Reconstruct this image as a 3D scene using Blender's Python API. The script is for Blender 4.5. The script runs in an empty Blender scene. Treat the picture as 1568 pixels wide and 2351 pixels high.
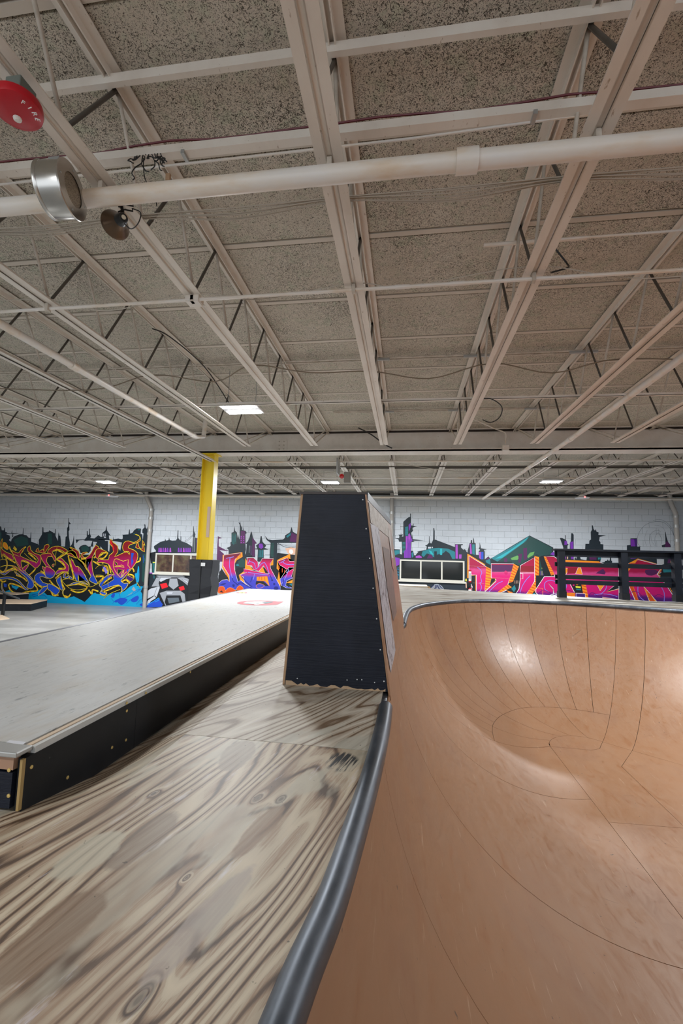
import bpy, bmesh, math, random
from mathutils import Vector, Matrix
random.seed(7)
PI = math.pi
S = bpy.context.scene
COL = S.collection

# ------------------------------------------------------------------ camera
FPX = 1021.229
VY = Vector((148.0, 108.5, FPX)).normalized()      # world +Y (along the joists) seen from the camera
VX = -Vector((-6984.0, -85.5, FPX)).normalized()   # world +X
VX = (VX - VX.dot(VY) * VY).normalized()
VZ = VX.cross(VY)
if VZ.y > 0: VZ = -VZ
RW = Matrix((VX, VY, VZ))                          # camera (right, down, forward) -> world
CP = Vector((0, 0, 2.0))
cd = bpy.data.cameras.new('camera'); cam = bpy.data.objects.new('camera', cd); COL.objects.link(cam)
cd.sensor_fit = 'HORIZONTAL'; cd.sensor_width = 36; cd.lens = FPX / 1568 * 36
cd.clip_start = .02; cd.clip_end = 200
cx, cy, cz = RW.col[0], -RW.col[1], -RW.col[2]
M = Matrix((cx, cy, cz)).transposed().to_4x4(); M.translation = CP
cam.matrix_world = M
S.camera = cam

# ------------------------------------------------------------------ world, lamps, exposure
w = bpy.data.worlds.new('daylight'); S.world = w; w.use_nodes = True
w.node_tree.nodes['Background'].inputs[0].default_value = (.86, .93, 1.0, 1)
w.node_tree.nodes['Background'].inputs[1].default_value = 1.25  # even fill light, added to brighten the room through its open rear
S.view_settings.view_transform = 'Standard'; S.view_settings.look = 'None'
S.view_settings.gamma = 1; S.view_settings.use_curve_mapping = False
S.view_settings.exposure = 0.48
S.cycles.use_denoising = True; S.cycles.use_adaptive_sampling = True; S.cycles.adaptive_threshold = .04
S.cycles.diffuse_bounces = 4; S.cycles.glossy_bounces = 3; S.cycles.max_bounces = 6
LAMP_W = 200.0

def ray(px, py): return RW @ Vector((px - 784, py - 1175.5, FPX))
def onY(px, py, Y): r = ray(px, py); return CP + r * (Y / r.y)
def onZ(px, py, Z): r = ray(px, py); return CP + r * ((Z - 2.0) / r.z)

# ------------------------------------------------------------------ materials
def mat(name, col=(.5,.5,.5), rough=.6, metal=0, emit=None, es=0, spec=.5):
    m = bpy.data.materials.new(name); m.use_nodes = True
    b = m.node_tree.nodes['Principled BSDF']
    b.inputs['Base Color'].default_value = (*col, 1); b.inputs['Roughness'].default_value = rough
    b.inputs['Metallic'].default_value = metal; b.inputs['Specular IOR Level'].default_value = spec
    if emit: b.inputs['Emission Color'].default_value = (*emit, 1); b.inputs['Emission Strength'].default_value = es
    m.diffuse_color = (*col, 1)
    return m
class NT:
    def __init__(s, m): s.m = m; s.t = m.node_tree; s.b = s.t.nodes['Principled BSDF']
    def n(s, typ, **kw):
        x = s.t.nodes.new(typ)
        for k, v in kw.items():
            if k in ('i',):
                for a, c in v.items(): 
                    if hasattr(c, 'is_output') or isinstance(c, bpy.types.NodeSocket): s.t.links.new(c, x.inputs[a])
                    else: x.inputs[a].default_value = c
            else: setattr(x, k, v)
        return x
    def coord(s, scale=(1,1,1), rot=(0,0,0), loc=(0,0,0)):
        c = s.n('ShaderNodeNewGeometry'); mp = s.n('ShaderNodeMapping', i={'Vector': c.outputs['Position'], 'Scale': scale, 'Rotation': rot, 'Location': loc})
        return mp.outputs[0]
    def noise(s, v, scale=5, detail=4, rough=.5, dist=0):
        return s.n('ShaderNodeTexNoise', i={'Vector': v, 'Scale': scale, 'Detail': detail, 'Roughness': rough, 'Distortion': dist}).outputs[0]
    def math(s, op, a, b=0.0, c=0.0):
        return s.n('ShaderNodeMath', operation=op, i={0: a, 1: b, 2: c}).outputs[0]
    def ramp(s, f, stops, interp='LINEAR'):
        r = s.n('ShaderNodeValToRGB', i={'Fac': f}); e = r.color_ramp; e.interpolation = interp
        while len(e.elements) < len(stops): e.elements.new(.5)
        for el, (p, c) in zip(e.elements, stops): el.position = p; el.color = (*c, 1) if len(c) == 3 else c
        return r.outputs[0]
    def mix(s, f, a, b, blend='MIX'):
        x = s.n('ShaderNodeMix', data_type='RGBA', blend_type=blend)
        for idx, v in ((0, f), (6, a), (7, b)):
            if isinstance(v, bpy.types.NodeSocket): s.t.links.new(v, x.inputs[idx])
            elif idx == 0: x.inputs[0].default_value = v
            else: x.inputs[idx].default_value = (*v, 1)
        return x.outputs[2]
    def out(s, col=None, rough=None, bump=None, bs=.3, bd=.01):
        if col: s.t.links.new(col, s.b.inputs['Base Color'])
        if rough: s.t.links.new(rough, s.b.inputs['Roughness'])
        if bump:
            bn = s.n('ShaderNodeBump', i={'Height': bump, 'Strength': bs, 'Distance': bd})
            s.t.links.new(bn.outputs[0], s.b.inputs['Normal'])
        return s.m
def g(v): return (v, v, v)

def painted_steel():
    m = mat('painted_steel', rough=.45); t = NT(m)
    n = t.noise(t.coord((1.2, .5, 1)), 3, 5, .6)
    col = t.ramp(n, [(.3, (.66, .59, .51)), (.5, (.74, .67, .59)), (.7, (.78, .73, .66))])
    r = t.noise(t.coord((1, .35, 1)), 40, 3, .7)
    col = t.mix(t.ramp(r, [(.66, g(0)), (.72, g(.65))]), col, (.27, .16, .08))
    return t.out(col, bump=n, bs=.1)
STEEL = painted_steel()
def rod_mat():
    m = mat('painted_rod', rough=.5); t = NT(m)
    n = t.noise(t.coord(), 9, 4, .6)
    return t.out(t.ramp(n, [(.35, (.43, .37, .30)), (.6, (.60, .53, .45))]))
ROD = rod_mat()
def pipe_mat():
    m = mat('painted_pipe', rough=.38); t = NT(m)
    n = t.noise(t.coord((.6, 2, 2)), 3, 6, .6)
    col = t.ramp(n, [(.35, (.70, .56, .42)), (.48, (.75, .68, .60)), (.7, (.74, .71, .68))])
    return t.out(col)
PIPE = pipe_mat()
def tectum():
    m = mat('wood_fibre_panel', rough=.9); t = NT(m)
    v = t.coord((1, 1, 1))
    d = t.noise(t.coord(), 22, 2, .5)
    warp = t.n('ShaderNodeTexNoise', i={'Vector': v, 'Scale': 16.0, 'Detail': 2.0})
    vv = t.n('ShaderNodeMix', data_type='VECTOR', i={0: .10, 4: v, 5: warp.outputs['Color']}).outputs[1]
    a = t.n('ShaderNodeTexNoise', i={'Vector': vv, 'Scale': 120.0, 'Detail': 2.5, 'Roughness': .55, 'Distortion': 1.6}).outputs[0]
    b = t.noise(v, 55, 3, .6, 2.5)
    f = t.math('MULTIPLY', t.math('ADD', a, b), .5)
    big = t.noise(v, 1.1, 3, .6)
    f2 = t.math('ADD', f, t.math('MULTIPLY', t.math('SUBTRACT', big, .5), .16))
    hole = t.ramp(f2, [(.43, g(0)), (.49, g(1))])
    tint = t.ramp(t.noise(v, 9, 3, .7), [(.35, (.62, .62, .49)), (.5, (.72, .64, .54)), (.65, (.72, .67, .57))])
    tint = t.mix(t.ramp(big, [(.35, g(.0)), (.65, g(.45))]), tint, (.52, .46, .37))
    col = t.mix(hole, (.085, .07, .052), tint)
    return t.out(col, bump=f2, bs=.7, bd=.012)
TECT = tectum()
BATTEN = mat('painted_batten', (.60, .53, .45), .6)

def grain(name, light, mid, dark, gx=1.0, rot=0.0, freq=9.0, warp=9.0, patch=None, stain=None, bs=.35, rough=.55, white=.0, nscale=1.0, knots=(), blots=(), scuffs=()):
    m = mat(name, rough=rough); t = NT(m)
    v = t.coord((1, 1, 1), (0, 0, rot))
    st = t.n('ShaderNodeMapping', i={'Vector': v, 'Scale': (2.6*nscale, .42*nscale, 1)}).outputs[0]
    n = t.noise(st, 1.0, 2.5, .45)
    st3 = t.n('ShaderNodeMapping', i={'Vector': v, 'Scale': (9, 1.1, 1)}).outputs[0]
    n3 = t.noise(st3, 1.6, 2, .5)
    sx = t.n('ShaderNodeSeparateXYZ', i={0: v}).outputs[0]
    ph = t.math('ADD', t.math('MULTIPLY', sx, freq), t.math('MULTIPLY', n, warp))
    ph = t.math('ADD', ph, t.math('MULTIPLY', n3, .7))
    world = t.coord()
    def field(cx_, cy_, rx, ry, ang, wob=.35):
        mp = t.n('ShaderNodeVectorMath', operation='SUBTRACT', i={0: world, 1: (cx_, cy_, 1.36)}).outputs[0]
        mp = t.n('ShaderNodeVectorRotate', rotation_type='Z_AXIS', i={'Vector': mp, 'Angle': ang}).outputs[0]
        mp = t.n('ShaderNodeVectorMath', operation='MULTIPLY', i={0: mp, 1: (1/rx, 1/ry, 0)}).outputs[0]
        d = t.n('ShaderNodeVectorMath', operation='LENGTH', i={0: mp}).outputs['Value']
        return t.math('ADD', d, t.math('MULTIPLY', t.math('SUBTRACT', t.noise(world, 14, 5, .65), .5), wob))
    kf = []
    for (kx, ky, kr, ang) in knots:
        d = field(kx, ky, kr, kr*2.2, ang, .3); kf.append(d)
        ph = t.math('ADD', ph, t.math('MULTIPLY', t.math('DIVIDE', 1.0, t.math('ADD', t.math('MULTIPLY', d, d), .6)), 1.3))
    saw = t.math('FRACT', ph)
    tri = t.math('ABSOLUTE', t.math('SUBTRACT', saw, .5))       # 0 .. .5
    st2 = t.n('ShaderNodeMapping', i={'Vector': v, 'Scale': (70, 3.0, 1)}).outputs[0]
    fine = t.noise(st2, 2.0, 4, .6)
    st4 = t.n('ShaderNodeMapping', i={'Vector': v, 'Scale': (210, 6.0, 1)}).outputs[0]
    hair = t.noise(st4, 2.0, 3, .6)
    tri2 = t.math('ABSOLUTE', t.math('SUBTRACT', t.math('FRACT', t.math('MULTIPLY', ph, 3.0)), .5))
    f = t.math('ADD', t.math('MULTIPLY', tri, 1.15), t.math('MULTIPLY', tri2, .32))
    f = t.math('ADD', f, t.math('ADD', t.math('MULTIPLY', fine, .40), t.math('MULTIPLY', hair, .22)))
    col = t.ramp(f, [(.34, tuple(min(1, q*1.12) for q in light)), (.60, light), (.74, mid), (.95, dark)])
    pn = t.noise(t.n('ShaderNodeMapping', i={'Vector': v, 'Scale': (3.4, 1.0, 1)}).outputs[0], 1.7, 4, .6)
    if patch: col = t.mix(t.ramp(pn, [(.55, g(0)), (.60, g(.8))]), col, patch)
    pn2 = t.noise(t.n('ShaderNodeMapping', i={'Vector': v, 'Scale': (3.1, .9, 1), 'Location': (5.2, 3.1, 0)}).outputs[0], 1.5, 4, .6)
    if stain: col = t.mix(t.ramp(pn2, [(.50, g(0)), (.68, g(.75))]), col, stain)
    if white: col = t.mix(t.ramp(t.noise(t.n('ShaderNodeMapping', i={'Vector': v, 'Scale': (16, 2.2, 1)}).outputs[0], 2.0, 5, .7), [(.60, g(0)), (.72, g(white))]), col, (.66, .64, .70))
    for (bx_, by_, rx, ry, ang, c_) in blots:
        d = field(bx_, by_, rx, ry, ang, .55); col = t.mix(t.math('MULTIPLY', t.ramp(d, [(.86, g(1)), (1.0, g(0))]), t.math('ADD', .35, t.math('MULTIPLY', fine, .7))), col, c_)
    for d in kf: col = t.mix(t.ramp(d, [(.25, g(.75)), (.55, g(.30)), (.72, g(.72)), (.95, g(0))]), col, (.075, .055, .045))
    for (bx_, by_, rx, ry, ang) in scuffs:
        d = field(bx_, by_, rx, ry, ang, .8); col = t.mix(t.math('MULTIPLY', t.ramp(d, [(.7, g(1)), (1.05, g(0))]), t.ramp(t.math('ADD', fine, t.math('MULTIPLY', tri, .3)), [(.50, g(0)), (.60, g(.95))])), col, (.02, .025, .03))
    dots = t.noise(v, 60, 2, .5)
    col = t.mix(t.ramp(dots, [(.735, g(0)), (.76, g(.7))]), col, (.05, .04, .03))
    return t.out(col, bump=t.math('ADD', f, t.math('MULTIPLY', hair, .5)), bs=-bs if bs else 0, bd=.008)
def dz(px, py): p = onZ(px, py, 1.36); return p.x, p.y
GA = math.radians(14)
PLY = grain('weathered_plywood', (.50, .42, .31), (.34, .235, .155), (.085, .05, .03), rot=math.radians(14), freq=26, warp=26, patch=(.46, .42, .33), stain=(.27, .175, .115), white=.6, bs=.8, rough=.5,
    knots=[(*dz(592, 1832), .012, GA), (*dz(645, 1835), .013, GA), (*dz(318, 2295), .016, GA), (*dz(352, 1822), .010, GA), (*dz(428, 2015), .006, GA)],
    blots=[(*dz(545, 1732), .055, .12, -.1, (.25, .19, .14)), (*dz(335, 1925), .045, .11, .1, (.22, .165, .125)), (*dz(125, 2140), .055, .11, .1, (.20, .125, .075)), (*dz(470, 2110), .03, .16, .25, (.36, .30, .26)), (*dz(205, 1960), .05, .09, .2, (.50, .46, .36)), (*dz(600, 1900), .03, .12, .2, (.24, .15, .09))],
    scuffs=[(*dz(785, 1748), .060, .075, 0)])
PLY2 = grain('worn_plywood', (.52, .47, .39), (.42, .35, .27), (.17, .11, .065), rot=math.radians(28), freq=16, warp=22, patch=(.48, .46, .39), stain=(.25, .17, .11), white=.25, bs=.25)
PLY3 = grain('grey_plywood', (.36, .34, .30), (.29, .26, .22), (.16, .13, .10), rot=math.radians(70), freq=5, warp=8, patch=(.38, .37, .34), stain=(.24, .20, .155), bs=.15)
def ledge_top():
    m = mat('scuffed_white_plywood', rough=.5, spec=.28); t = NT(m)
    v = t.coord()
    st = t.n('ShaderNodeMapping', i={'Vector': v, 'Scale': (9, 1.6, 1), 'Rotation': (0, 0, .5)}).outputs[0]
    n = t.noise(st, 4, 6, .65)
    col = t.ramp(n, [(.3, (.42, .42, .41)), (.55, (.49, .495, .49)), (.75, (.44, .42, .375))])
    s2 = t.n('ShaderNodeMapping', i={'Vector': v, 'Scale': (10, 3, 1), 'Rotation': (0, 0, -.6)}).outputs[0]
    sc = t.noise(s2, 3.6, 6, .75)
    col = t.mix(t.ramp(sc, [(.60, g(0)), (.66, g(.7))]), col, (.17, .18, .19))
    dn = t.noise(t.coord((2.2, 1.1, 1), loc=(1.3, .2, 0)), 1.5, 5, .7)
    col = t.mix(t.ramp(dn, [(.56, g(0)), (.75, g(.5))]), col, (.42, .35, .26))
    return t.out(col, bump=n, bs=.05)
LTOP = ledge_top()
def black_paint(name, base, scr, dens=.68, rough=.38, sc=(2, 2, 9), gb=.1):
    m = mat(name, rough=rough); m.node_tree.nodes['Principled BSDF'].inputs['Specular IOR Level'].default_value = .22; t = NT(m)
    n = t.noise(t.coord(), 5, 4, .6)
    col = t.ramp(n, [(.3, base), (.7, tuple(c*1.7 + .002 for c in base))])
    s = t.noise(t.coord(sc), 9, 7, .8)
    col = t.mix(t.ramp(s, [(dens, g(0)), (dens+.05, g(.6))]), col, scr)
    gr = t.noise(t.coord((1.2, 1.2, 30)), 3, 5, .7)
    return t.out(col, bump=t.math('MULTIPLY', gr, gb), bs=.5, bd=.004)
BLACK = black_paint('scratched_black_paint', (.007, .008, .010), (.16, .16, .15), .665, .42, (3, 3, 3))
NAVY = black_paint('blue_black_paint', (.007, .009, .016), (.12, .14, .16), .675, .40, (3, 3, 10), 1.0)
RAILB = black_paint('black_rail_paint', (.005, .007, .012), (.05, .06, .07), .70, .45)
def masonite():
    m = mat('brown_hardboard', rough=.36); t = NT(m)
    v = t.coord()
    a = t.noise(t.coord((1.2, .8, 1)), 1.6, 5, .6)
    sw = t.n('ShaderNodeTexNoise', i={'Vector': t.coord((3.0, 1.1, 2.2), (.3, .2, .35)), 'Scale': 5.0, 'Detail': 6.0, 'Roughness': .65, 'Distortion': 1.2}).outputs[0]
    col = t.ramp(a, [(.3, (.30, .150, .075)), (.5, (.33, .175, .095)), (.7, (.29, .160, .100))])
    col = t.mix(t.ramp(sw, [(.40, g(0)), (.62, g(.55))]), col, (.36, .215, .13))
    col = t.mix(t.ramp(sw, [(.30, g(.6)), (.42, g(0))]), col, (.27, .115, .05))
    s1 = t.noise(t.coord((38, 2.2, 6), (0, .4, .35)), 1.6, 4, .6)
    col = t.mix(t.ramp(s1, [(.66, g(0)), (.73, g(.55))]), col, (.56, .42, .31))
    s2 = t.noise(t.coord((2.2, 44, 4), (0, .2, -.3)), 1.5, 4, .6)
    col = t.mix(t.ramp(s2, [(.67, g(0)), (.74, g(.55))]), col, (.13, .07, .045))
    dots = t.noise(v, 34, 2, .5)
    col = t.mix(t.ramp(dots, [(.745, g(0)), (.765, g(.8))]), col, (.06, .05, .05))
    r = t.ramp(sw, [(.3, g(.30)), (.7, g(.46))])
    return t.out(col, rough=r, bump=sw, bs=.04)
MASO = masonite()
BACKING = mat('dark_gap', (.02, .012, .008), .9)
def coping_mat():
    m = mat('bare_steel_pipe', rough=.28, metal=.55); t = NT(m)
    n = t.noise(t.coord((1, .6, 1)), 7, 6, .65)
    col = t.ramp(n, [(.3, (.055, .066, .082)), (.55, (.11, .125, .15)), (.75, (.20, .215, .23))])
    return t.out(col, rough=t.ramp(n, [(.3, g(.36)), (.7, g(.52))]))
COPE = coping_mat()
def concrete():
    m = mat('smooth_concrete', rough=.32); t = NT(m)
    n = t.noise(t.coord((.4, 1, 1)), 1.2, 6, .65)
    return t.out(t.ramp(n, [(.3, (.20, .20, .19)), (.5, (.29, .29, .28)), (.7, (.38, .38, .37))]), bump=n, bs=.03)
CONC = concrete()
def block_mat():
    m = mat('painted_block', rough=.55); t = NT(m)
    n = t.noise(t.coord((.5, 1, .8)), 1.5, 5, .6)
    col = t.ramp(n, [(.3, (.50, .53, .57)), (.6, (.57, .61, .66)), (.8, (.54, .55, .56))])
    z = t.n('ShaderNodeSeparateXYZ', i={0: t.coord()}).outputs[2]
    zz = t.math('ADD', z, t.math('MULTIPLY', n, .9))
    upper_tone = t.ramp(t.math('DIVIDE', zz, 6.0), [(.66, g(0)), (.80, g(.62))])
    col = t.mix(upper_tone, col, (.40, .38, .34))  # block colour turns greyer towards the top of the wall
    return t.out(col, bump=t.noise(t.coord(), 60, 3, .6), bs=.12)
BLOCK = block_mat()
MORTAR = mat('painted_mortar', (.46, .48, .50), .8)
YELL = mat('yellow_paint', (.86, .62, .02), .38)
VINYL = mat('black_vinyl', (.012, .012, .016), .35)
LED = mat('led_panel', (1, 1, 1), .5, emit=(.93, .96, 1), es=22)
HOUS = mat('white_housing', (.75, .75, .75), .5)
STAIN = mat('brushed_steel', (.55, .53, .50), .26, .95)
REDP = mat('red_plastic', (.45, .004, .014), .3)
WHT = mat('white_paint', (.8, .8, .8), .5)
BLKP = mat('black_plastic', (.012, .012, .012), .35)
WIREB = mat('black_wire', (.015, .015, .015), .5)
WIREW = mat('dusty_white_wire', (.50, .45, .38), .6)
WIRER = mat('red_cable', (.13, .008, .015), .4)
RAWW = mat('raw_wood', (.42, .26, .15), .7)
EDGEW = mat('plywood_edge', (.60, .46, .33), .7)
SCREW = mat('brass_screw', (.75, .55, .20), .35, .6)
WFR = mat('window_frame_paint', (.62, .60, .53), .5)
GLASSD = mat('dark_glass', (.02, .022, .022), .08)
GLASSB = mat('brown_reflecting_glass', rough=.1); _t = NT(GLASSB)
_t.out(_t.ramp(_t.noise(_t.coord(), 3, 4, .6), [(.35, (.03, .022, .02)), (.5, (.09, .05, .035)), (.65, (.14, .12, .06))]))  # brownish reflections mottled into the glass colour
GPIPE = mat('grey_painted_pipe', (.40, .37, .34), .5)
GALV = mat('galvanised', (.42, .42, .41), .4, .5)

# ------------------------------------------------------------------ mesh helpers
class MB:
    def __init__(s): s.v = []; s.f = []; s.mi = []; s.cur = 0; s.sm = False
    def add(s, vs, fs):
        o = len(s.v); s.v += [tuple(p) for p in vs]
        for f in fs: s.f.append([i + o for i in f]); s.mi.append(s.cur)
        return s
    def box(s, x0, x1, y0, y1, z0, z1):
        return s.add([(x0,y0,z0),(x1,y0,z0),(x1,y1,z0),(x0,y1,z0),(x0,y0,z1),(x1,y0,z1),(x1,y1,z1),(x0,y1,z1)],
                     [(0,3,2,1),(4,5,6,7),(0,1,5,4),(1,2,6,5),(2,3,7,6),(3,0,4,7)])
    def hexa(s, b, t):     # bottom quad (ccw from above), top quad
        return s.add(list(b) + list(t), [(0,3,2,1),(4,5,6,7),(0,1,5,4),(1,2,6,5),(2,3,7,6),(3,0,4,7)])
    def tube(s, pts, r, n=8, closed=False, caps=True):
        pts = [Vector(p) for p in pts]; N = len(pts); rings = []
        up = None
        for i, p in enumerate(pts):
            a = pts[(i-1) % N] if (closed or i > 0) else p
            b = pts[(i+1) % N] if (closed or i < N-1) else p
            d = (b - a).normalized()
            if up is None: up = Vector((0,0,1)) if abs(d.z) < .9 else Vector((1,0,0))
            sx = d.cross(up).normalized(); up = sx.cross(d).normalized()
            rr = r[i] if isinstance(r, (list, tuple)) else r
            rings.append([p + sx*rr*math.cos(2*PI*k/n) + up*rr*math.sin(2*PI*k/n) for k in range(n)])
        vs = [v for q in rings for v in q]; fs = []
        for i in range(N if closed else N-1):
            j = (i+1) % N
            for k in range(n): fs.append((i*n+k, i*n+(k+1)%n, j*n+(k+1)%n, j*n+k))
        if caps and not closed: fs += [tuple(range(n))[::-1], tuple((N-1)*n+k for k in range(n))]
        return s.add(vs, fs)
    def lathe(s, prof, c, axis, n=32):     # prof [(r, h)], around axis from c
        ax = Vector(axis).normalized(); u = ax.orthogonal().normalized(); v = ax.cross(u)
        c = Vector(c); vs = []; fs = []
        for r, h in prof:
            for k in range(n):
                a = 2*PI*k/n; vs.append(c + ax*h + (u*math.cos(a) + v*math.sin(a))*max(r, 1e-4))
        for i in range(len(prof)-1):
            for k in range(n): fs.append((i*n+k, i*n+(k+1)%n, (i+1)*n+(k+1)%n, (i+1)*n+k))
        return s.add(vs, fs)
    def obj(s, name, mats, parent=None, smooth=False, bevel=0):
        me = bpy.data.meshes.new(name); me.from_pydata(s.v, [], s.f); me.update()
        if not isinstance(mats, (list, tuple)): mats = [mats]
        for m in mats: me.materials.append(m)
        if any(s.mi): me.polygons.foreach_set('material_index', s.mi)
        bm = bmesh.new(); bm.from_mesh(me); bmesh.ops.recalc_face_normals(bm, faces=bm.faces); bm.to_mesh(me); bm.free()
        if smooth:
            me.polygons.foreach_set('use_smooth', [True]*len(me.polygons))
            try: me.set_sharp_from_angle(angle=math.radians(40))
            except Exception: pass
        o = bpy.data.objects.new(name, me); COL.objects.link(o)
        if parent: o.parent = parent
        if bevel:
            b = o.modifiers.new('bevel', 'BEVEL'); b.width = bevel; b.segments = 2; b.limit_method = 'ANGLE'
        return o
def tag(o, label=None, cat=None, group=None, kind=None):
    if label: o['label'] = label
    if cat: o['category'] = cat
    if group: o['group'] = group
    if kind: o['kind'] = kind
    return o
def thing(name, label, cat, loc=(0,0,0), group=None, kind=None):
    o = bpy.data.objects.new(name, None); COL.objects.link(o); o.location = loc; o.empty_display_size = .1
    return tag(o, label, cat, group, kind)
def adopt(root):      # meshes were built in world coordinates: keep them there
    for c in root.children:
        c.matrix_parent_inverse = Matrix.Translation(-Vector(root.location))
def share(name, me, parent, loc=(0,0,0)):
    o = bpy.data.objects.new(name, me); COL.objects.link(o); o.parent = parent; o.location = loc
    return o
def text_mesh(body, size, name, m, mw, parent=None, ext=.001):
    cu = bpy.data.curves.new(name, 'FONT'); cu.body = body; cu.size = size; cu.extrude = ext; cu.align_x = 'CENTER'; cu.align_y = 'CENTER'
    o = bpy.data.objects.new(name, cu); COL.objects.link(o)
    bpy.context.view_layer.update()
    me = bpy.data.meshes.new_from_object(o); bpy.data.objects.remove(o)
    me.name = name; me.materials.clear(); me.materials.append(m); me.transform(mw)
    q = bpy.data.objects.new(name, me); COL.objects.link(q)
    if parent: q.parent = parent
    return q
def spline(pts, n=6, closed=False):
    pts = [tuple(p) for p in pts]; N = len(pts); out = []; dim = len(pts[0])
    for i in range(N if closed else N-1):
        def P(k): return pts[k % N] if closed else pts[max(0, min(N-1, k))]
        p0, p1, p2, p3 = P(i-1), P(i), P(i+1), P(i+2)
        for j in range(n):
            t = j / n
            out.append(tuple(.5*((2*p1[d]) + (-p0[d]+p2[d])*t + (2*p0[d]-5*p1[d]+4*p2[d]-p3[d])*t*t + (-p0[d]+3*p1[d]-3*p2[d]+p3[d])*t**3) for d in range(dim)))
    if not closed: out.append(pts[-1])
    return out
ORD = ['first','second','third','fourth','fifth','sixth','seventh','eighth','ninth','tenth','eleventh','twelfth','thirteenth']

# ------------------------------------------------------------------ room shell
FZ, YW, CZ = -.23, 17.1, 4.60
XL, XR, YB = -21.0, 13.0, -7.0
tag(MB().box(XL-.2, XR+.2, YB, YW+.3, FZ-.2, FZ).obj('floor', CONC), kind='structure')
CH, CW = .2235, .447
wall = tag(MB().box(XL, XR, YW+.012, YW+.25, FZ, 4.9).obj('wall_back', MORTAR), kind='structure')
WIN = [(onY(918,1284,YW), onY(1066,1336,YW)), (onY(359,1270,YW), onY(480,1318,YW))]
wins = [(WIN[0][0].x, WIN[0][1].x, WIN[0][1].z, WIN[0][0].z), (WIN[1][0].x, WIN[1][0].x + 2.35, WIN[1][0].z - .80, WIN[1][0].z)]
def blk_mesh(wd):
    b = .0035; h = CH/2 - .002; x = wd/2 - .002
    m = MB().add([(-x,.012,-h),(x,.012,-h),(x,.012,h),(-x,.012,h),(-x+b,0,-h+b),(x-b,0,-h+b),(x-b,0,h-b),(-x+b,0,h-b)],
                 [(4,5,6,7),(0,1,5,4),(1,2,6,5),(2,3,7,6),(3,0,4,7)])
    return m
bme = bpy.data.meshes.new('block'); q = blk_mesh(CW); bme.from_pydata(q.v, [], q.f); bme.materials.append(BLOCK)
rest = MB(); nb = 0
for r in range(22):
    zc = FZ + CH*(r+.5)
    if zc + CH/2 > 4.75: break
    x = XL + (CW/2 if r % 2 else 0)
    while x < XR:
        x0, x1 = x, x + CW
        if not any(x1 > a and x0 < b and zc + CH/2 > c and zc - CH/2 < d for a, b, c, d in wins):
            if zc > 2.75 and -14.2 < x0 < 9.8 and nb < 300 and (zc < 4.3):
                nb += 1; share('block', bme, wall, ((x0+x1)/2, YW, zc))
            else:
                qq = blk_mesh(CW); rest.add([(a + (x0+x1)/2, c + YW, d + zc) for a, c, d in qq.v], qq.f)
        x += CW
ro = rest.obj('block', BLOCK, wall); ro['kind'] = 'stuff'
for nm, x in (('wall_left', XL), ('wall_right', XR)):
    tag(MB().box(x-.2, x, YB, YW+.2, FZ, 4.9).obj(nm, BLOCK) if nm == 'wall_left' else MB().box(x, x+.2, YB, YW+.2, FZ, 4.9).obj(nm, BLOCK), kind='structure')

# ceiling: fibre panels between light battens
JS, J0 = 1.228, -.395
ceil = tag(MB().box(XL, XR, YB, YW+.25, CZ+.05, CZ+.2).obj('ceiling', BATTEN), kind='structure')
PY = .856
def panel_mesh(name, wx, wy):
    e = .012; m = MB().add([(-wx,-wy,.05),(wx,-wy,.05),(wx,wy,.05),(-wx,wy,.05),(-wx+e,-wy+e,0),(wx-e,-wy+e,0),(wx-e,wy-e,0),(-wx+e,wy-e,0)],
        [(4,7,6,5),(0,4,5,1),(1,5,6,2),(2,6,7,3),(3,7,4,0)])
    me = bpy.data.meshes.new(name); me.from_pydata(m.v, [], m.f); me.materials.append(TECT); return me, m
pme, pm = panel_mesh('fibre_panel', JS/2 - .008, PY/2 - .028)
cells = []
for i in range(-17, 12):
    for k in range(-12, 17):
        xc = J0 + JS*(i+.5); yc = 3.35 + PY*(k+.5)
        if xc - JS/2 < XL or xc + JS/2 > XR or yc - PY/2 < YB or yc + PY/2 > YW: continue
        cells.append((math.hypot(xc, yc-2) + (50 if (yc < .5 or abs(xc-.8*0) > yc*1.15 + 1.5) else 0), xc, yc))
cells.sort(); rest = MB()
for q, (d, xc, yc) in enumerate(cells):
    if q < 280: share('fibre_panel', pme, ceil, (xc, yc, CZ))
    else: rest.add([(a+xc, b+yc, c+CZ) for a, b, c in pm.v], pm.f)
ro = rest.obj('fibre_panel', TECT, ceil); ro['kind'] = 'stuff'
bat = MB().box(XL, XR, -.024, .024, -.004, .05)
bat_me = bpy.data.meshes.new('batten'); bat_me.from_pydata(bat.v, [], bat.f); bat_me.materials.append(BATTEN)
for k in range(-12, 17):
    y = 3.35 + PY*k
    if YB < y < YW: share('batten', bat_me, ceil, (0, y, CZ))

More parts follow.
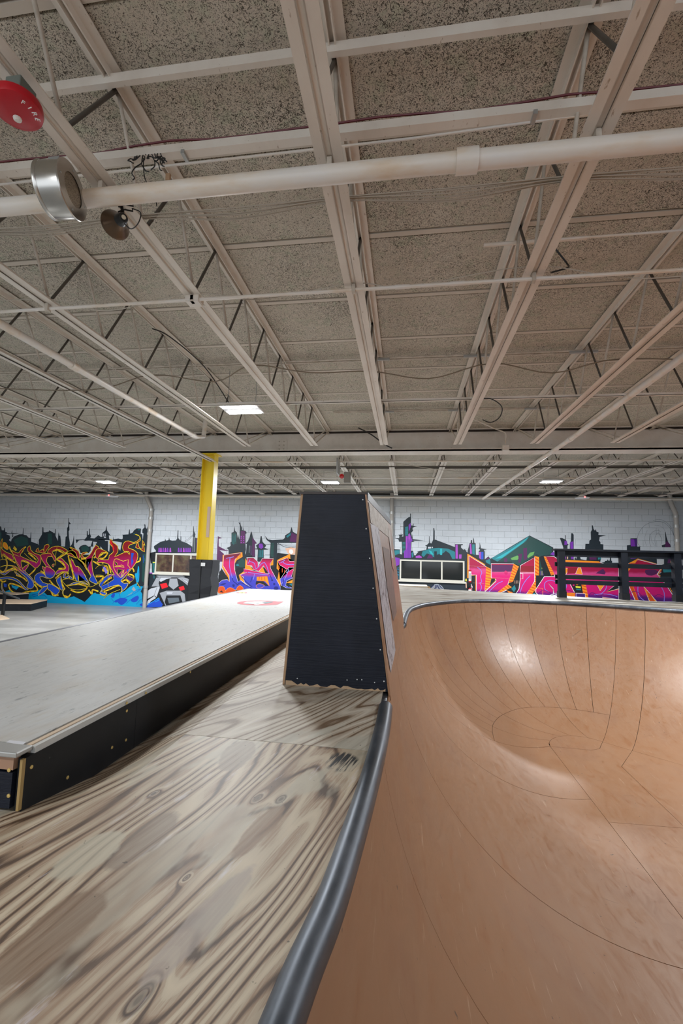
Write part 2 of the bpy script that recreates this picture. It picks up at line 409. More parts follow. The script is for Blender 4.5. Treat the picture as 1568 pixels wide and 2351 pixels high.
# windows in the back wall
for wi, (x0, x1, z0, z1) in enumerate(wins):
    wr = thing('window_%d' % (wi+1), None, None, ((x0+x1)/2, YW, z0), kind='structure')
    y0, y1 = YW - .05, YW + .03; f = .055
    m = MB()
    m.box(x0, x1, y0, y1, z1-f, z1); m.box(x0, x1, y0, y1, z0, z0+f); m.box(x0, x0+f, y0, y1, z0+f, z1-f); m.box(x1-f, x1, y0, y1, z0+f, z1-f)
    t1, t2 = x0 + (x1-x0)*.33, x0 + (x1-x0)*.655
    m.box(t1-f/2, t1+f/2, y0+.01, y1, z0+f, z1-f); m.box(t2-f/2, t2+f/2, y0+.01, y1, z0+f, z1-f)
    m.obj('window_frame', WFR, wr)
    for a, b in ((x0+f, t1-f/2), (t1+f/2, t2-f/2), (t2+f/2, x1-f)):
        MB().box(a, b, YW-.012, YW-.004, z0+f, z1-f).obj('window_pane', GLASSB if wi else GLASSD, wr)
    MB().box(x0-.06, x1+.06, YW-.09, YW, z0-.06, z0).obj('window_sill', WFR, wr)
    adopt(wr)

# ------------------------------------------------------------------ steel: beam, joists, column
YBM = 8.92
bt = thing('steel_beam', 'deep cream steel beam spanning the hall and carrying both rows of roof joists', 'beam', (0, YBM, 4.15))
MB().box(XL, XR, YBM-.006, YBM+.006, 4.17, 4.60).obj('web', STEEL, bt)
m = MB(); m.box(XL, XR, YBM-.17, YBM+.17, 4.135, 4.165); m.box(XL, XR, YBM-.17, YBM-.155, 4.135, 4.185); m.obj('bottom_flange', STEEL, bt)
MB().box(XL, XR, YBM-.10, YBM+.10, 4.575, 4.60).obj('top_flange', STEEL, bt)
px = onY(647, 1017, YBM).x
MB().box(px-.12, px+.12, YBM-.02, YBM-.006, 4.20, 4.44).obj('splice_plate', STEEL, bt)
for i in (-1, 1):
    for j in (4.24, 4.32, 4.40):
        MB().lathe([(0, -.014), (.014, -.014), (.016, 0)], (px+.05*i, YBM-.02, j), (0, 1, 0), 6).obj('bolt', ROD, bt)
MB().box(XL, XR, YBM-.105, YBM-.02, 4.555, 4.574).obj('shadow_gap', BACKING, bt)  # solid dark strip drawn for the shadow along the beam top
adopt(bt)

def chord_profile(top):
    hw, th, leg, gap = .068, .007, .05, .012
    m = []
    for s in (-1, 1):
        a, b = sorted((s*gap, s*hw))
        m.append((a, b, 0, th)); a, b = sorted((s*gap, s*(gap+th))); m.append((a, b, 0, leg))
    m.append((-gap-.001, gap+.001, .010, .014))
    return [(a, b, -z1, -z0) for a, b, z0, z1 in m] if top else m
def chord_mesh(name, y0, y1, top):
    mb = MB()
    for a, b, z0, z1 in chord_profile(top): mb.box(a, b, y0, y1, z0, z1)
    me = bpy.data.meshes.new(name); me.from_pydata(mb.v, [], mb.f); me.materials.append(STEEL); return me
def rod_me(name, p, q, r, n=6, m=None):
    mb = MB().tube([p, q], r, n); me = bpy.data.meshes.new(name); me.from_pydata(mb.v, [], mb.f); me.materials.append(m or ROD)
    me.polygons.foreach_set('use_smooth', [True]*len(me.polygons)); return me
ZB1, ZT1, ZB2, ZT2 = 3.945, 4.585, 4.25, 4.585
bc1 = chord_mesh('bottom_chord', -6.5, 7.53, False); bc1x = chord_mesh('bottom_chord', -6.5, 8.78, False)
tc1 = chord_mesh('top_chord', -6.5, YBM-.02, True)
H1 = ZT1 - ZB1
RODD = mat('dark_rusty_rod', (.085, .072, .058), .6)  # darker colour for one leaning set of web bars and some far pipes
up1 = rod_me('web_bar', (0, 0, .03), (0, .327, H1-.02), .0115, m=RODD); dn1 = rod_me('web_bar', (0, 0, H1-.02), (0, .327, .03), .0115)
e1 = rod_me('end_bar', (.02, 7.5, .03), (.02, 8.78, H1-.02), .011)
e2 = rod_me('end_bar', (-.02, 7.3, .03), (-.02, 8.70, H1-.02), .009)
def side_name(k):
    if k == 0: return 'directly above the black box'
    n = ORD[abs(k)-1]
    return ('%s one to the %s of the joist over the black box' % (n, 'right' if k > 0 else 'left'))
for k in range(-9, 7):
    x = J0 + JS*k - (0.0 if k > -3 else .0)
    t = thing('steel_joist', 'near bay roof joist, ' + side_name(k), 'joist', (x, 0, ZB1), 'near bay roof joists')
    share('bottom_chord', bc1x if k == -3 else bc1, t); share('top_chord', tc1, t, (0, 0, H1))
    y = -1.58 if abs(k) < 6 else .38
    while y < 7.3:
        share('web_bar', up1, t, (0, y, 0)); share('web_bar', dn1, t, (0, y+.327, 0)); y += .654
    share('end_bar', e1, t); share('end_bar', e2, t)
bc2 = chord_mesh('bottom_chord', 10.17, 15.75, False); tc2 = chord_mesh('top_chord', YBM+.02, YW-.02, True)
H2 = ZT2 - ZB2
wb = MB(); y = 10.25; zz = [(0, 9.1, H2-.02)]
while y < 15.7: zz += [(0, y, .03), (0, y+.27, H2-.02)]; y += .54
zz += [(0, 15.7, .03), (0, 16.9, H2-.02)]
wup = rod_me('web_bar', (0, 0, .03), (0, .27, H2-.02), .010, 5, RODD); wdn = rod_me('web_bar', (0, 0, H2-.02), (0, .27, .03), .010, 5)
we = rod_me('end_bar', zz[0], zz[1], .010, 5); wf = rod_me('end_bar', zz[-2], zz[-1], .010, 5)
for k in range(-14, 11):
    x = -.375 + 1.222*k
    t = thing('steel_joist', 'far bay roof joist, ' + ('the one straight over the black box' if k == 0 else '%s one to the %s of the joist over the black box' % (ORD[abs(k)-1] if abs(k) < 14 else 'last', 'right' if k > 0 else 'left')), 'joist', (x, 0, ZB2), 'far bay roof joists')
    share('bottom_chord', bc2, t); share('top_chord', tc2, t, (0, 0, H2)); share('end_bar', we, t); share('end_bar', wf, t)
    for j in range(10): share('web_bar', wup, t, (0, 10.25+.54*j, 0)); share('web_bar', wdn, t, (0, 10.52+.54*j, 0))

cxx = (-4.33, -4.07); cy0, cy1 = 8.82, 9.02
ct = thing('steel_column', 'bright yellow steel H-column standing under the roof beam', 'column', (-4.2, 8.92, FZ))
for a in cxx: MB().box(a-.008, a+.008, cy0, cy1, FZ, 4.13).obj('flange', YELL, ct)
MB().box(cxx[0], cxx[1], 8.915, 8.925, FZ, 4.13).obj('web', YELL, ct)
MB().box(cxx[0]-.06, cxx[1]+.06, cy0-.05, cy1+.05, 4.11, 4.133).obj('cap_plate', YELL, ct)
MB().box(-4.19, -4.11, 8.90, 8.915, 2.35, 3.0).obj('bare_patch', mat('bare_primer', (.55, .42, .34), .6), ct)
adopt(ct)
pt = thing('column_pad', 'black vinyl crash pad wrapped around the foot of the yellow column', 'pad', (-4.2, 8.9, FZ))
m = MB(); pw = []
for i in range(13):
    z = FZ + (1.88-FZ)*i/12; b = .018*math.sin(i*2.3)
    pw.append([(-4.43-b, 8.72, z), (-3.94+b, 8.72+.01*math.cos(i*1.7), z), (-3.94+b, 9.10, z), (-4.43-b, 9.10, z)])
vs = [v for q in pw for v in q]; fs = [(i*4+k, i*4+(k+1) % 4, i*4+4+(k+1) % 4, i*4+4+k) for i in range(12) for k in range(4)] + [(48, 49, 50, 51)]
m.add(vs, fs).obj('pad_cover', VINYL, pt, smooth=False, bevel=.01)
MB().box(-4.19, -4.17, 8.705, 8.72, FZ, 1.88).obj('seam', BLKP, pt)
lx = onY(466, 1296, 8.7)
MB().box(lx.x-.045, lx.x+.045, 8.698, 8.708, lx.z-.035, lx.z+.035).obj('paper_tag', WHT, pt)
adopt(pt)

# ------------------------------------------------------------------ pipes and conduits
def pipe(name, label, cat, pts, r, m=PIPE, n=12, couplings=(), cr=1.22, cl=.05, hang=None, group=None):
    t = thing(name, label, cat, pts[0], group)
    MB().tube(pts, r, n).obj('pipe_run', m, t, smooth=True)
    for c, ax in couplings:
        MB().lathe([(r*.9, -cl), (r*cr, -cl), (r*cr, cl), (r*.9, cl)], c, ax, n).obj('coupling', m, t, smooth=True)
    for h in (hang or []):
        MB().box(h[0]-.012, h[0]+.012, h[1]-.02, h[1]+.02, h[2]-.02, h[3]).obj('pipe_clip', ROD, t)
    adopt(t); return t
jx = [J0 + JS*k for k in range(-8, 7)]
pipe('sprinkler_pipe', 'thick cream pipe crossing the ceiling nearest the camera under the joists', 'pipe',
     [(-9, 1.99, 3.875), (-3, 1.975, 3.872), (0, 1.97, 3.87), (3, 1.97, 3.87), (7, 1.97, 3.87)], .045,
     couplings=[((.26, 1.97, 3.87), (1, 0, 0))], hang=[(x, 1.97, 3.87, 3.95) for x in jx])
cp = pipe('crossing_conduit', 'thin cream conduit clipped beneath the joists just past the thick pipe', 'conduit',
     [(-11, 3.02, 3.915), (0, 2.99, 3.915), (7, 2.99, 3.915)], .013, n=8,
     couplings=[((-.05, 2.99, 3.915), (1, 0, 0)), ((.33, 2.99, 3.915), (1, 0, 0))], hang=[(x, 2.99, 3.912, 3.95) for x in jx])
bx = thing('junction_box', 'square cream box on the joist where the thin conduit crosses, upper left', 'box', (J0-JS, 3.03, 3.90))
MB().box(J0-JS-.055, J0-JS+.055, 2.97, 3.06, 3.90, 3.945).obj('box_body', PIPE, bx, bevel=.004)
MB().box(J0-JS-.05, J0-JS+.05, 2.975, 3.055, 3.892, 3.90).obj('cover', PIPE, bx); adopt(bx)
a, b = onZ(1568, 800, 3.86), onZ(1320, 1003, 3.86)
pipe('sprinkler_pipe', 'long cream pipe at the right running lengthwise beneath the joists towards the back wall', 'pipe',
     [(2.42, .5, 3.86), (2.42, 6.8, 3.86), (2.36, 10, 3.87), (2.30, 13.9, 3.90)], .036,
     couplings=[((2.42, 6.95, 3.862), (0, 1, 0)), ((2.37, 9.6, 3.87), (0, 1, 0))], hang=[])
pipe('sprinkler_pipe', 'long cream pipe at the left running lengthwise between two joists', 'pipe',
     [(-3.44, .3, 3.90), (-3.44, 4.1, 3.90), (-3.43, 6.7, 3.90), (-3.42, 6.95, 3.97), (-3.42, 7.0, 4.3)], .036,
     couplings=[((-3.44, 4.0, 3.90), (0, 1, 0)), ((-3.43, 6.6, 3.90), (0, 1, 0))])
def angle_bar(name, label, y, z, x0=-13, x1=8, s=.032, m=STEEL, cat='brace'):
    mb = MB().box(x0, x1, y, y+s, z, z+.005).box(x0, x1, y, y+.005, z, z+s) if z < 4.2 else MB().box(x0, x1, y, y+.03, z, z+.055)
    return tag(mb.obj(name, m), label, cat)
angle_bar('bridging_angle', 'thin steel angle bracing the joists across the room in front of the twin lamp', 5.52, 3.995)
angle_bar('bridging_angle', 'steel angle across the top of the picture just under the ceiling panels', 1.93, 4.50)
ch = thing('strut_channel', 'square cream strut channel carrying red cable across the near ceiling', 'channel', (0, 2.16, 4.28))
MB().box(-8, 6, 2.14, 2.19, 4.27, 4.32).obj('channel_body', STEEL, ch)
for x in (-1.28, .62): MB().box(x-.010, x+.010, 2.135, 2.195, 4.25, 4.275).obj('channel_clip', GALV, ch)
adopt(ch)
rc = []
for i in range(60):
    x = -8 + i*14/59; rc.append((x, 2.145 + .010*math.sin(i*1.3), 4.333 + .006*math.sin(i*2.1)))
tag(MB().tube(rc, .006, 6).obj('red_cable', WIRER, smooth=True), 'dark red cable lying along the top of the near strut channel', 'cable')
pipe('ceiling_conduit', 'thin conduit close under the panels just beyond the strut channel', 'conduit', [(-7, 2.50, 4.53), (0, 2.47, 4.53), (1.3, 2.40, 4.50), (6, 2.46, 4.53)], .008, n=6)
for j, (y, lb) in enumerate(((5.47, 'upper pair of slim conduits under the panels in front of the wire loop'), (7.5, 'pair of slim conduits under the panels nearest the beam'))):
    t = thing('conduit_pair', lb, 'conduit', (0, y, 4.53))
    for dy in (-.03, .03): MB().tube([(-6 if j == 0 else -1.3, y+dy, 4.54), (2.9 if j else 7, y+dy, 4.54)], .011, 6).obj('conduit', ROD, t, smooth=True)
    for x in (J0, J0+JS, J0+2*JS):
        MB().box(x-.16, x+.16, y-.06, y-.035, 4.50, 4.525).obj('strut_clip', GALV, t)
    adopt(t)
pipe('ceiling_conduit', 'short strut rod under the joist right of the black box, near the hanging black lead', 'conduit', [(.58, 3.42, 4.50), (1.35, 3.42, 4.50)], .016, n=6)
pipe('ceiling_conduit', 'thin conduit below the panels at the right edge above the long pipe', 'conduit', [(1.0, 3.36, 4.46), (2.4, 3.36, 4.46), (6, 3.36, 4.46)], .009, n=6)
o = onZ(1159, 900, 4.5)
jb = onY(1160, 1030, 8.72)
t = thing('junction_box', 'small square box on the beam fed by a curved conduit', 'box', (jb.x, 8.72, jb.z-.05))
MB().box(jb.x-.06, jb.x+.06, 8.66, 8.75, jb.z-.05, jb.z+.06).obj('box_body', PIPE, t, bevel=.006)
MB().tube(spline([(1.15, 7.9, 4.50), (jb.x-.25, 8.45, 4.48), (jb.x-.02, 8.62, 4.44), (jb.x, 8.69, 4.3), (jb.x, 8.70, jb.z+.05)], 6), .010, 6).obj('conduit', PIPE, t, smooth=True); adopt(t)
# pipes across the far bay
for i, (y, z, r, lb) in enumerate([(10.15, 4.235, .018, 'first thin pipe across the far bay right behind the beam'), (10.75, 4.24, .014, 'second thin pipe across the far bay'),
        (11.5, 4.36, .022, 'third pipe across the far bay, pale and close to the panels'), (12.6, 4.30, .020, 'fourth pipe across the far bay, level with the far lamps'),
        (13.5, 4.24, .016, 'fifth pipe across the far bay just beyond the far lamps'), (14.6, 4.30, .014, 'sixth thin pipe across the far bay'), (16.85, 4.33, .03, 'last pipe across the far bay, tight to the painted wall'), (15.2, 4.25, .012, 'seventh hairline pipe across the far bay')]):
    pipe('crossing_pipe', lb, 'pipe', [(XL+.5, y, z), (XR-.5, y, z)], r*1.15, m=(RODD if i in (1, 2, 4, 7) else PIPE), n=6)  # some pipes coloured dark all round for their shaded undersides
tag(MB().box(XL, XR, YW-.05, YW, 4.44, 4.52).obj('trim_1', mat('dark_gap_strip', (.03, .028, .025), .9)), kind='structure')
tag(MB().box(XL, XR, YW-.06, YW, 4.30, 4.33).obj('trim_2', STEEL), kind='structure')

# rain pipes on the back wall
def downpipe(px, ytop, bend, label, zb=FZ, dx=0):
    p = onY(px, ytop, YW-.12); x = p.x + dx
    pts = [(x, YW-.12, zb), (x, YW-.12, 3.6)]
    if bend: pts = [(x, YW-.12, zb), (x, YW-.12, 3.62), (x - .02, YW-.14, 3.85), (x-.20, YW-.2, 4.25), (x-.22, YW-.2, 4.5)]
    else: pts[-1] = (x, YW-.12, 4.5)
    t = thing('rain_pipe', label, 'pipe', (x, YW-.12, zb))
    MB().tube(pts, .075, 14).obj('pipe_run', GPIPE, t, smooth=True)
    for z in (3.4, 2.9, 3.75, .6):
        MB().lathe([(.07, -.05), (.092, -.05), (.092, .05), (.07, .05)], (x, YW-.12, z), (0, 0, 1), 14).obj('coupling', GALV, t, smooth=True)
    adopt(t)
downpipe(338, 1300, True, 'grey bent rain pipe on the mural wall left of the yellow column')
downpipe(899, 1200, False, 'straight grey rain pipe on the wall right behind the black box')
downpipe(1555, 1250, True, 'fat grey bent rain pipe at the right edge of the mural wall')

# ------------------------------------------------------------------ wires
def wire(label, pts, r=.004, m=WIREW, name='cable', cat='cable', n=6, k=5):
    return tag(MB().tube(spline(pts, k), r, n).obj(name, m, smooth=True), label, cat)
bun = thing('cable_bundle', 'bundle of dusty cables strung over the joists behind the thick crossing pipe', 'cable', (0, 2.28, 4.0))
for i in range(6):
    pts = []
    for j, x in enumerate([-6, J0-3*JS, J0-2.5*JS, J0-2*JS, J0-1.5*JS, J0-JS, J0-.5*JS, J0, J0+.5*JS, J0+JS, J0+1.5*JS, J0+2*JS, 5]):
        sag = (.012 + .009*i) if (j % 2 == 0) else 0
        pts.append((x, 2.27 + .007*i + random.uniform(-.006, .006), 4.012 - sag + .005*(i % 2)))
    MB().tube(spline(pts, 4), .0035, 5).obj('wire', WIREW, bun, smooth=True)
adopt(bun)
J = lambda k: J0 + JS*k
wire('brown slack cable looped between joists around the middle of the near bay', [(J(-4), 4.7, 4.0), (J(-3)+.3, 4.7, 3.93), (J(-2), 4.45, 3.98), (J(-1)-.5, 4.5, 3.90), (J(-1), 4.3, 3.98), (J(-.5), 4.35, 3.90), (J(0), 4.55, 3.98), (J(.5), 4.6, 3.90), (J(1), 4.5, 4.0), (J(1.5), 4.6, 3.92), (J(2), 4.5, 4.0), (J(3), 4.6, 3.95)], .006, mat('brown_cable', (.20, .15, .10), .6))
wire('thin wire draped over the near joists beside the thin conduit', [(-4, 2.98, 3.99), (J(-2), 2.95, 3.97), (J(-1.6), 3.03, 3.89), (J(-1), 3.0, 3.975), (J(-.6), 3.05, 3.92), (J(0), 3.0, 3.97), (J(.3), 3.02, 3.93), (J(1), 2.98, 4.0), (J(1.6), 3.04, 3.90), (J(2.6), 3.0, 3.95)], .0035)
wire('black lead hanging in a loop from the joist right of the black box', [(.87, 5.38, 3.955), (1.0, 5.4, 3.95), (1.12, 5.42, 3.86), (1.10, 5.44, 3.74), (1.0, 5.46, 3.68), (.90, 5.44, 3.71)], .006, WIREB)
wire('black lead dropping from the panels to the beam above the black box', [(-.95, 8.4, 4.52), (-.7, 8.55, 4.42), (-.45, 8.68, 4.26), (-.3, 8.72, 4.19)], .012, WIREB)
wire('black flex running to the twin lamp from the joist', [(J(-2), 4.4, 4.5), (-2.75, 4.6, 4.5), (-2.55, 5.1, 4.35), (-2.42, 5.6, 4.06)], .007, WIREB)
wire('short black lead hanging beside the conduit at the right', [(J(1)+.18, 3.1, 4.2), (J(1)+.26, 3.12, 4.1), (J(1)+.24, 3.05, 4.02), (J(1)+.12, 3.0, 3.96)], .006, WIREB)
for a, b, lb in (((-6.485, 10.4, 4.2), (-1.597, 11.4, 4.2), 'slack wire in the far bay left of the black box'), ((-.375, 10.3, 4.22), (3.291, 10.9, 4.2), 'slack wire in the far bay right of the black box'), ((-11.373, 13, 4.2), (-5.263, 12, 4.2), 'slack wire in the far bay above the left lamp')):
    wire(lb, [(a[0], a[1], 4.255), ((a[0]*2+b[0])/3, (a[1]*2+b[1])/3, 4.10), ((a[0]+b[0]*2)/3, (a[1]+b[1]*2)/3, 4.09), (b[0], b[1], 4.255)], .007)
# tangle of leads by the clamp lamp
tg = thing('wire_tangle', 'black wires knotted around the end of the strut channel near the metal speaker', 'cable', (-1.60, 2.15, 4.2))
for i in range(9):
    p = Vector((-1.56 + .018*i, 2.14, 4.27)); pts = [tuple(p)]
    for j in range(7):
        p = p + Vector((random.uniform(-.018, .022), random.uniform(-.012, .012), random.uniform(-.035, .012))); pts.append(tuple(p))
    MB().tube(spline(pts, 5), .0032, 5).obj('wire', WIREB, tg, smooth=True)
MB().tube(spline([(-1.52, 2.14, 4.25), (-1.50, 2.14, 4.12), (-1.44, 2.15, 4.02), (-1.42, 2.15, 3.95)], 5), .003, 5).obj('wire', WIREB, tg, smooth=True)
MB().box(-1.375, -1.35, 2.14, 2.155, 4.10, 4.14).obj('connector', RAWW, tg)
adopt(tg)

# ------------------------------------------------------------------ fixtures
def high_bay(x, y, z, label, seen=True, lw=None):
    t = thing('led_high_bay', label, 'lamp', (x, y, z), 'LED high bay lamps')
    MB().box(x-.27, x+.27, y-.19, y+.19, z+.012, z+.05).obj('housing', HOUS, t, bevel=.006)
    for s in (-1, 1):
        MB().box(x-.235+.035*s*0, x+.235, y+s*.115-.038, y+s*.115+.038, z, z+.012).obj('led_panel', LED, t)
        n = int((4.56 - z - .05)/.02)
        MB().tube([(x+s*.2, y, z+.05), (x+s*.2, y, 4.56)], .005, 5).obj('hanging_chain', GALV, t)
    adopt(t)
    ld = bpy.data.lights.new('lamp_light', 'AREA'); ld.shape = 'RECTANGLE'; ld.size = .5; ld.size_y = .35; ld.energy = lw or LAMP_W; ld.color = (.95, .98, 1)
    lo = bpy.data.objects.new('lamp_light', ld); COL.objects.link(lo); lo.location = (x, y, z-.012)
high_bay(-2.28, 5.72, 3.99, 'bright twin panel LED lamp hanging left of centre in the near bay', lw=LAMP_W*.62)
high_bay(-2.26, 12.9, 4.2, 'small bright LED lamp in the far bay directly over the black box', lw=LAMP_W*1.6)
high_bay(-9.6, 12.95, 4.2, 'small bright LED lamp in the far bay at the left', lw=LAMP_W*1.6)
high_bay(3.9, 12.7, 4.2, 'small bright LED lamp in the far bay at the right', lw=LAMP_W*1.6)
high_bay(4.3, 5.7, 3.99, 'LED lamp over the right side of the bowl', lw=LAMP_W)
high_bay(-2.3, -1.4, 3.99, 'LED lamp behind the camera on the left', lw=LAMP_W*.28)  # unseen fixture, added because the near end needs light
high_bay(4.1, -1.4, 3.99, 'LED lamp behind the camera on the right', lw=LAMP_W*.10)  # second unseen fixture added as weak fill
high_bay(-9.5, 5.7, 3.99, 'LED lamp over the floor at the far left', lw=LAMP_W*1.15)

# fire alarm strobe
c = Vector((-1.60, 1.435, 3.79)); ax = Vector((.12, .02, -1)).normalized()
t = thing('fire_alarm', 'round red fire alarm strobe fixed beneath the joist at the upper left', 'alarm', c)
MB().lathe([(0, -.03), (.090, -.03), (.092, -.01), (.088, .004), (.074, .011), (.03, .014), (0, .014)], c, ax, 40).obj('red_cover', REDP, t, smooth=True)
MB().lathe([(0, .010), (.017, .012), (.015, .022), (.008, .026), (0, .026)], c + Vector((-.018, .018, 0)), ax, 12).obj('strobe_lens', mat('clear_lens', (.75, .72, .68), .1), t)
MB().box(c.x-.035, c.x+.035, c.y-.035, c.y+.045, c.z+.03, c.z+.12).obj('back_box', mat('grey_green_box', (.13, .15, .13), .5), t, bevel=.004)
zax = ax; xax = Vector((.62, .78, 0)); xax = (xax - xax.dot(zax)*zax).normalized(); yax = zax.cross(xax)
def on_disc(dx, dy, rot):
    X = xax*math.cos(rot) + yax*math.sin(rot); Y = zax.cross(X)
    mm = Matrix((X, Y, zax)).transposed().to_4x4(); mm.translation = c + xax*dx + yax*dy + zax*.011; return mm
for base in (0, PI):
    for i, chh in enumerate('FIRE'):
        al = base + math.radians(-30 + i*20)
        X = Vector((-math.sin(al), math.cos(al), 0)); Y = Vector((math.cos(al), math.sin(al), 0))
        mm = Matrix((X, Y, Vector((0, 0, -1)))).transposed().to_4x4(); mm.translation = c + Y*.070 + Vector((0, 0, -.0125))
        text_mesh(chh, .027, 'letter', WHT, mm, t)
adopt(t)

# round metal speaker
c = Vector((-1.80, 1.83, 3.80)); ax = Vector((.95, .17, .08)).normalized()
t = thing('ceiling_speaker', 'round brushed metal speaker can hanging in front of the thick crossing pipe at the left', 'speaker', c)
R_ = .125
MB().lathe([(0, -.002), (R_*.98, 0), (R_, .006), (R_, .10), (R_*1.0, .106)], c, ax, 48).obj('can_body', STAIN, t, smooth=True)
MB().lathe([(R_*.62, .103), (R_*1.06, .106), (R_*1.07, .110), (R_*1.05, .114), (R_*.62, .116)], c, ax, 48).obj('front_flange', STAIN, t, smooth=True)
MB().lathe([(R_*1.03, -.012), (R_*1.04, -.006), (R_*1.0, .004)], c, ax, 48).obj('back_rim', STAIN, t, smooth=True)
GR = mat('speaker_mesh', (.20, .16, .12), .4, .7); NTg = NT(GR)
gn = NTg.n('ShaderNodeTexVoronoi', i={'Vector': NTg.coord(), 'Scale': 260.0}).outputs[0]
NTg.out(NTg.ramp(gn, [(.25, (.02, .018, .015)), (.5, (.42, .36, .28))]))
MB().lathe([(0, .112), (R_*.64, .112)], c, ax, 48).obj('grille', GR, t)
u_ = ax.orthogonal().normalized(); v_ = ax.cross(u_)
for i in range(4):
    a = PI/4 + i*PI/2; MB().lathe([(0, .118), (.005, .117), (.005, .112)], c + (u_*math.cos(a)+v_*math.sin(a))*R_*.85, ax, 8).obj('screw', GALV, t)
MB().box(c.x-.01, c.x+.05, c.y-.02, c.y+.02, c.z+.10, c.z+.17).obj('mount_bracket', GALV, t)
adopt(t)
# clamp lamp
c = onZ(277, 505, 3.82); c2 = c + Vector((-.055, .03, -.02))
ax = Vector((-.80, .52, .10)).normalized()
BR = mat('bronze_reflector', (.13, .085, .055), .28, .8)
t = thing('clamp_lamp', 'small bronze bell clamp lamp hanging below the joist under the thick crossing pipe', 'lamp', c)
MB().lathe([(.026, -.01), (.036, .012), (.048, .035), (.070, .062), (.077, .072), (.078, .074), (.076, .074), (.046, .037), (.02, .01)], c, ax, 40).obj('reflector', BR, t, smooth=True)
MB().lathe([(0, -.040), (.022, -.040), (.026, -.034), (.031, -.01), (.034, .004), (.026, .006)], c, ax, 28).obj('socket', BLKP, t, smooth=True)
MB().lathe([(0, -.0415), (.012, -.0415), (.012, -.040)], c, ax, 20).obj('socket_label', mat('cream_label', (.62, .55, .42), .5), t)
MB().tube([c + Vector((0, 0, .02)), c + Vector((0, .01, .06)), c + Vector((-.01, .01, .095))], .009, 8).obj('clamp_stem', BLKP, t)
for s in (0, 1):
    q = c + Vector((-.02, 0, .05 + s*.03))
    MB().tube([q, q + Vector((.04, .0, .01)), q + Vector((.09, .0, -.005)), q + Vector((.085, 0, .012))], .004, 6).obj('clamp_wire', BLKP, t)
MB().tube(spline([c + Vector((.02, 0, -.02)), c + Vector((.06, .01, -.05)), c + Vector((.10, .01, -.02)), c + Vector((.11, .01, .04)), c + Vector((.07, 0, .06))], 6), .003, 6).obj('flex', BLKP, t, smooth=True)
adopt(t)
# emergency light on the far joist and small cameras
p = onY(797, 1096, 9.9)
t = thing('emergency_light', 'dark boxy lamp with a red lens fixed to the joist above the black box', 'lamp', p)
MB().box(p.x-.07, p.x+.07, 9.85, 10.0, p.z-.12, p.z+.12).obj('lamp_body', mat('grey_case', (.22, .20, .17), .6), t, bevel=.01)
MB().lathe([(0, 0), (.05, 0), (.055, .04), (0, .05)], (p.x-.12, 9.9, p.z+.02), (0, -1, 0), 16).obj('red_lens', mat('red_lens', (.5, .01, .01), .3), t)
MB().box(-1.60, -1.59+.02, 9.88, 10.25, p.z+.1, 4.27).obj('bracket', GALV, t); adopt(t)
for px, py, lb in ((258, 1139, 'left'), (1337, 1143, 'right')):
    p = onY(px, py, 16.2)
    t = thing('ceiling_unit', 'flat pale unit with tiny red light, top of mural wall, ' + lb + ' side', 'sensor', p)
    MB().lathe([(0, -.03), (.20, -.03), (.24, 0), (.10, .05), (0, .05)], p, (0, 0, 1), 20).obj('unit_body', HOUS, t, smooth=True)
    MB().lathe([(0, 0), (.03, .0), (.0, .03)], p + Vector((0, -.22, 0)), (0, -1, 0), 10).obj('red_indicator', mat('red_indicator', (1, .05, .05), .4, emit=(1, .1, .1), es=4), t)
    MB().tube([p, (p.x, p.y, 4.5)], .012, 6).obj('drop_rod', ROD, t); adopt(t)

# ------------------------------------------------------------------ bowl
ZD, ZF = 1.36, -.20
Pk = [(-.33,-1.0),(-.22,0),(-.165,.66),(-.13,.93),(-.097,1.4),(-.082,1.8),(-.078,2.2),(-.05,3.14),(-.022,4.4),(-.006,5.0),
      (.035,5.72),(.118,6.2),(.33,6.76),(.80,7.42),(1.26,7.75),(1.93,7.93),(2.62,7.87),(3.28,7.67),(3.62,7.50),(4.7,7.02),(5.8,6.3),(6.7,5.2),(7.0,3.9),(7.05,2),(6.9,-.5),(6.1,-2.3),(4.4,-3.2),(2.2,-3.2),(.6,-2.5)]
NP = 10
PC = spline(Pk, NP, closed=True)          # dense coping curve; knot i is at index i*NP
def idx_y(y):   # index on the left run where the coping passes a given y
    best = min(range(0, 9*NP + 1), key=lambda i: abs(PC[i][1] - y)); return best
def Qof(i):     # edge of the flat for coping sample i
    x, y = PC[i]; kn = i / NP
    c0 = Vector((2.3, 5.98))
    if kn <= 9:   # left run
        return (1.75, max(-.6, y*1.18 - .0) if y > 0 else max(-.9, y)) if False else (1.75, (y if y < 3 else 3 + (y-3)*1.47) if y > -.6 else -.6)
    if kn <= 17:
        u = (kn - 9) / 8; al = math.radians(180 - 122*u); r = .55 - .26*u
        return (c0.x + r*math.cos(al), c0.y + r*math.sin(al))
    tab = [(17, (2.454, 6.226)), (18, (2.70, 6.02)), (19, (3.68, 5.25)), (20, (4.45, 4.65)), (21, (5.0, 4.1)), (22, (5.2, 3.5)), (23, (5.25, 2)), (24, (5.1, .2)), (25, (4.6, -.9)), (26, (3.9, -1.4)), (27, (2.6, -1.4)), (28, (2.0, -1.1)), (29, (1.75, -.6))]
    for (a, p), (b, q) in zip(tab, tab[1:]):
        if kn <= b: f = (kn-a)/(b-a); return (p[0]*(1-f)+q[0]*f, p[1]*(1-f)+q[1]*f)
    return tab[-1][1]
NT_ = len(PC)
QC = [Qof(i) for i in range(NT_)]
QC[0] = (1.75, -.6)
TM = math.radians(83.4)
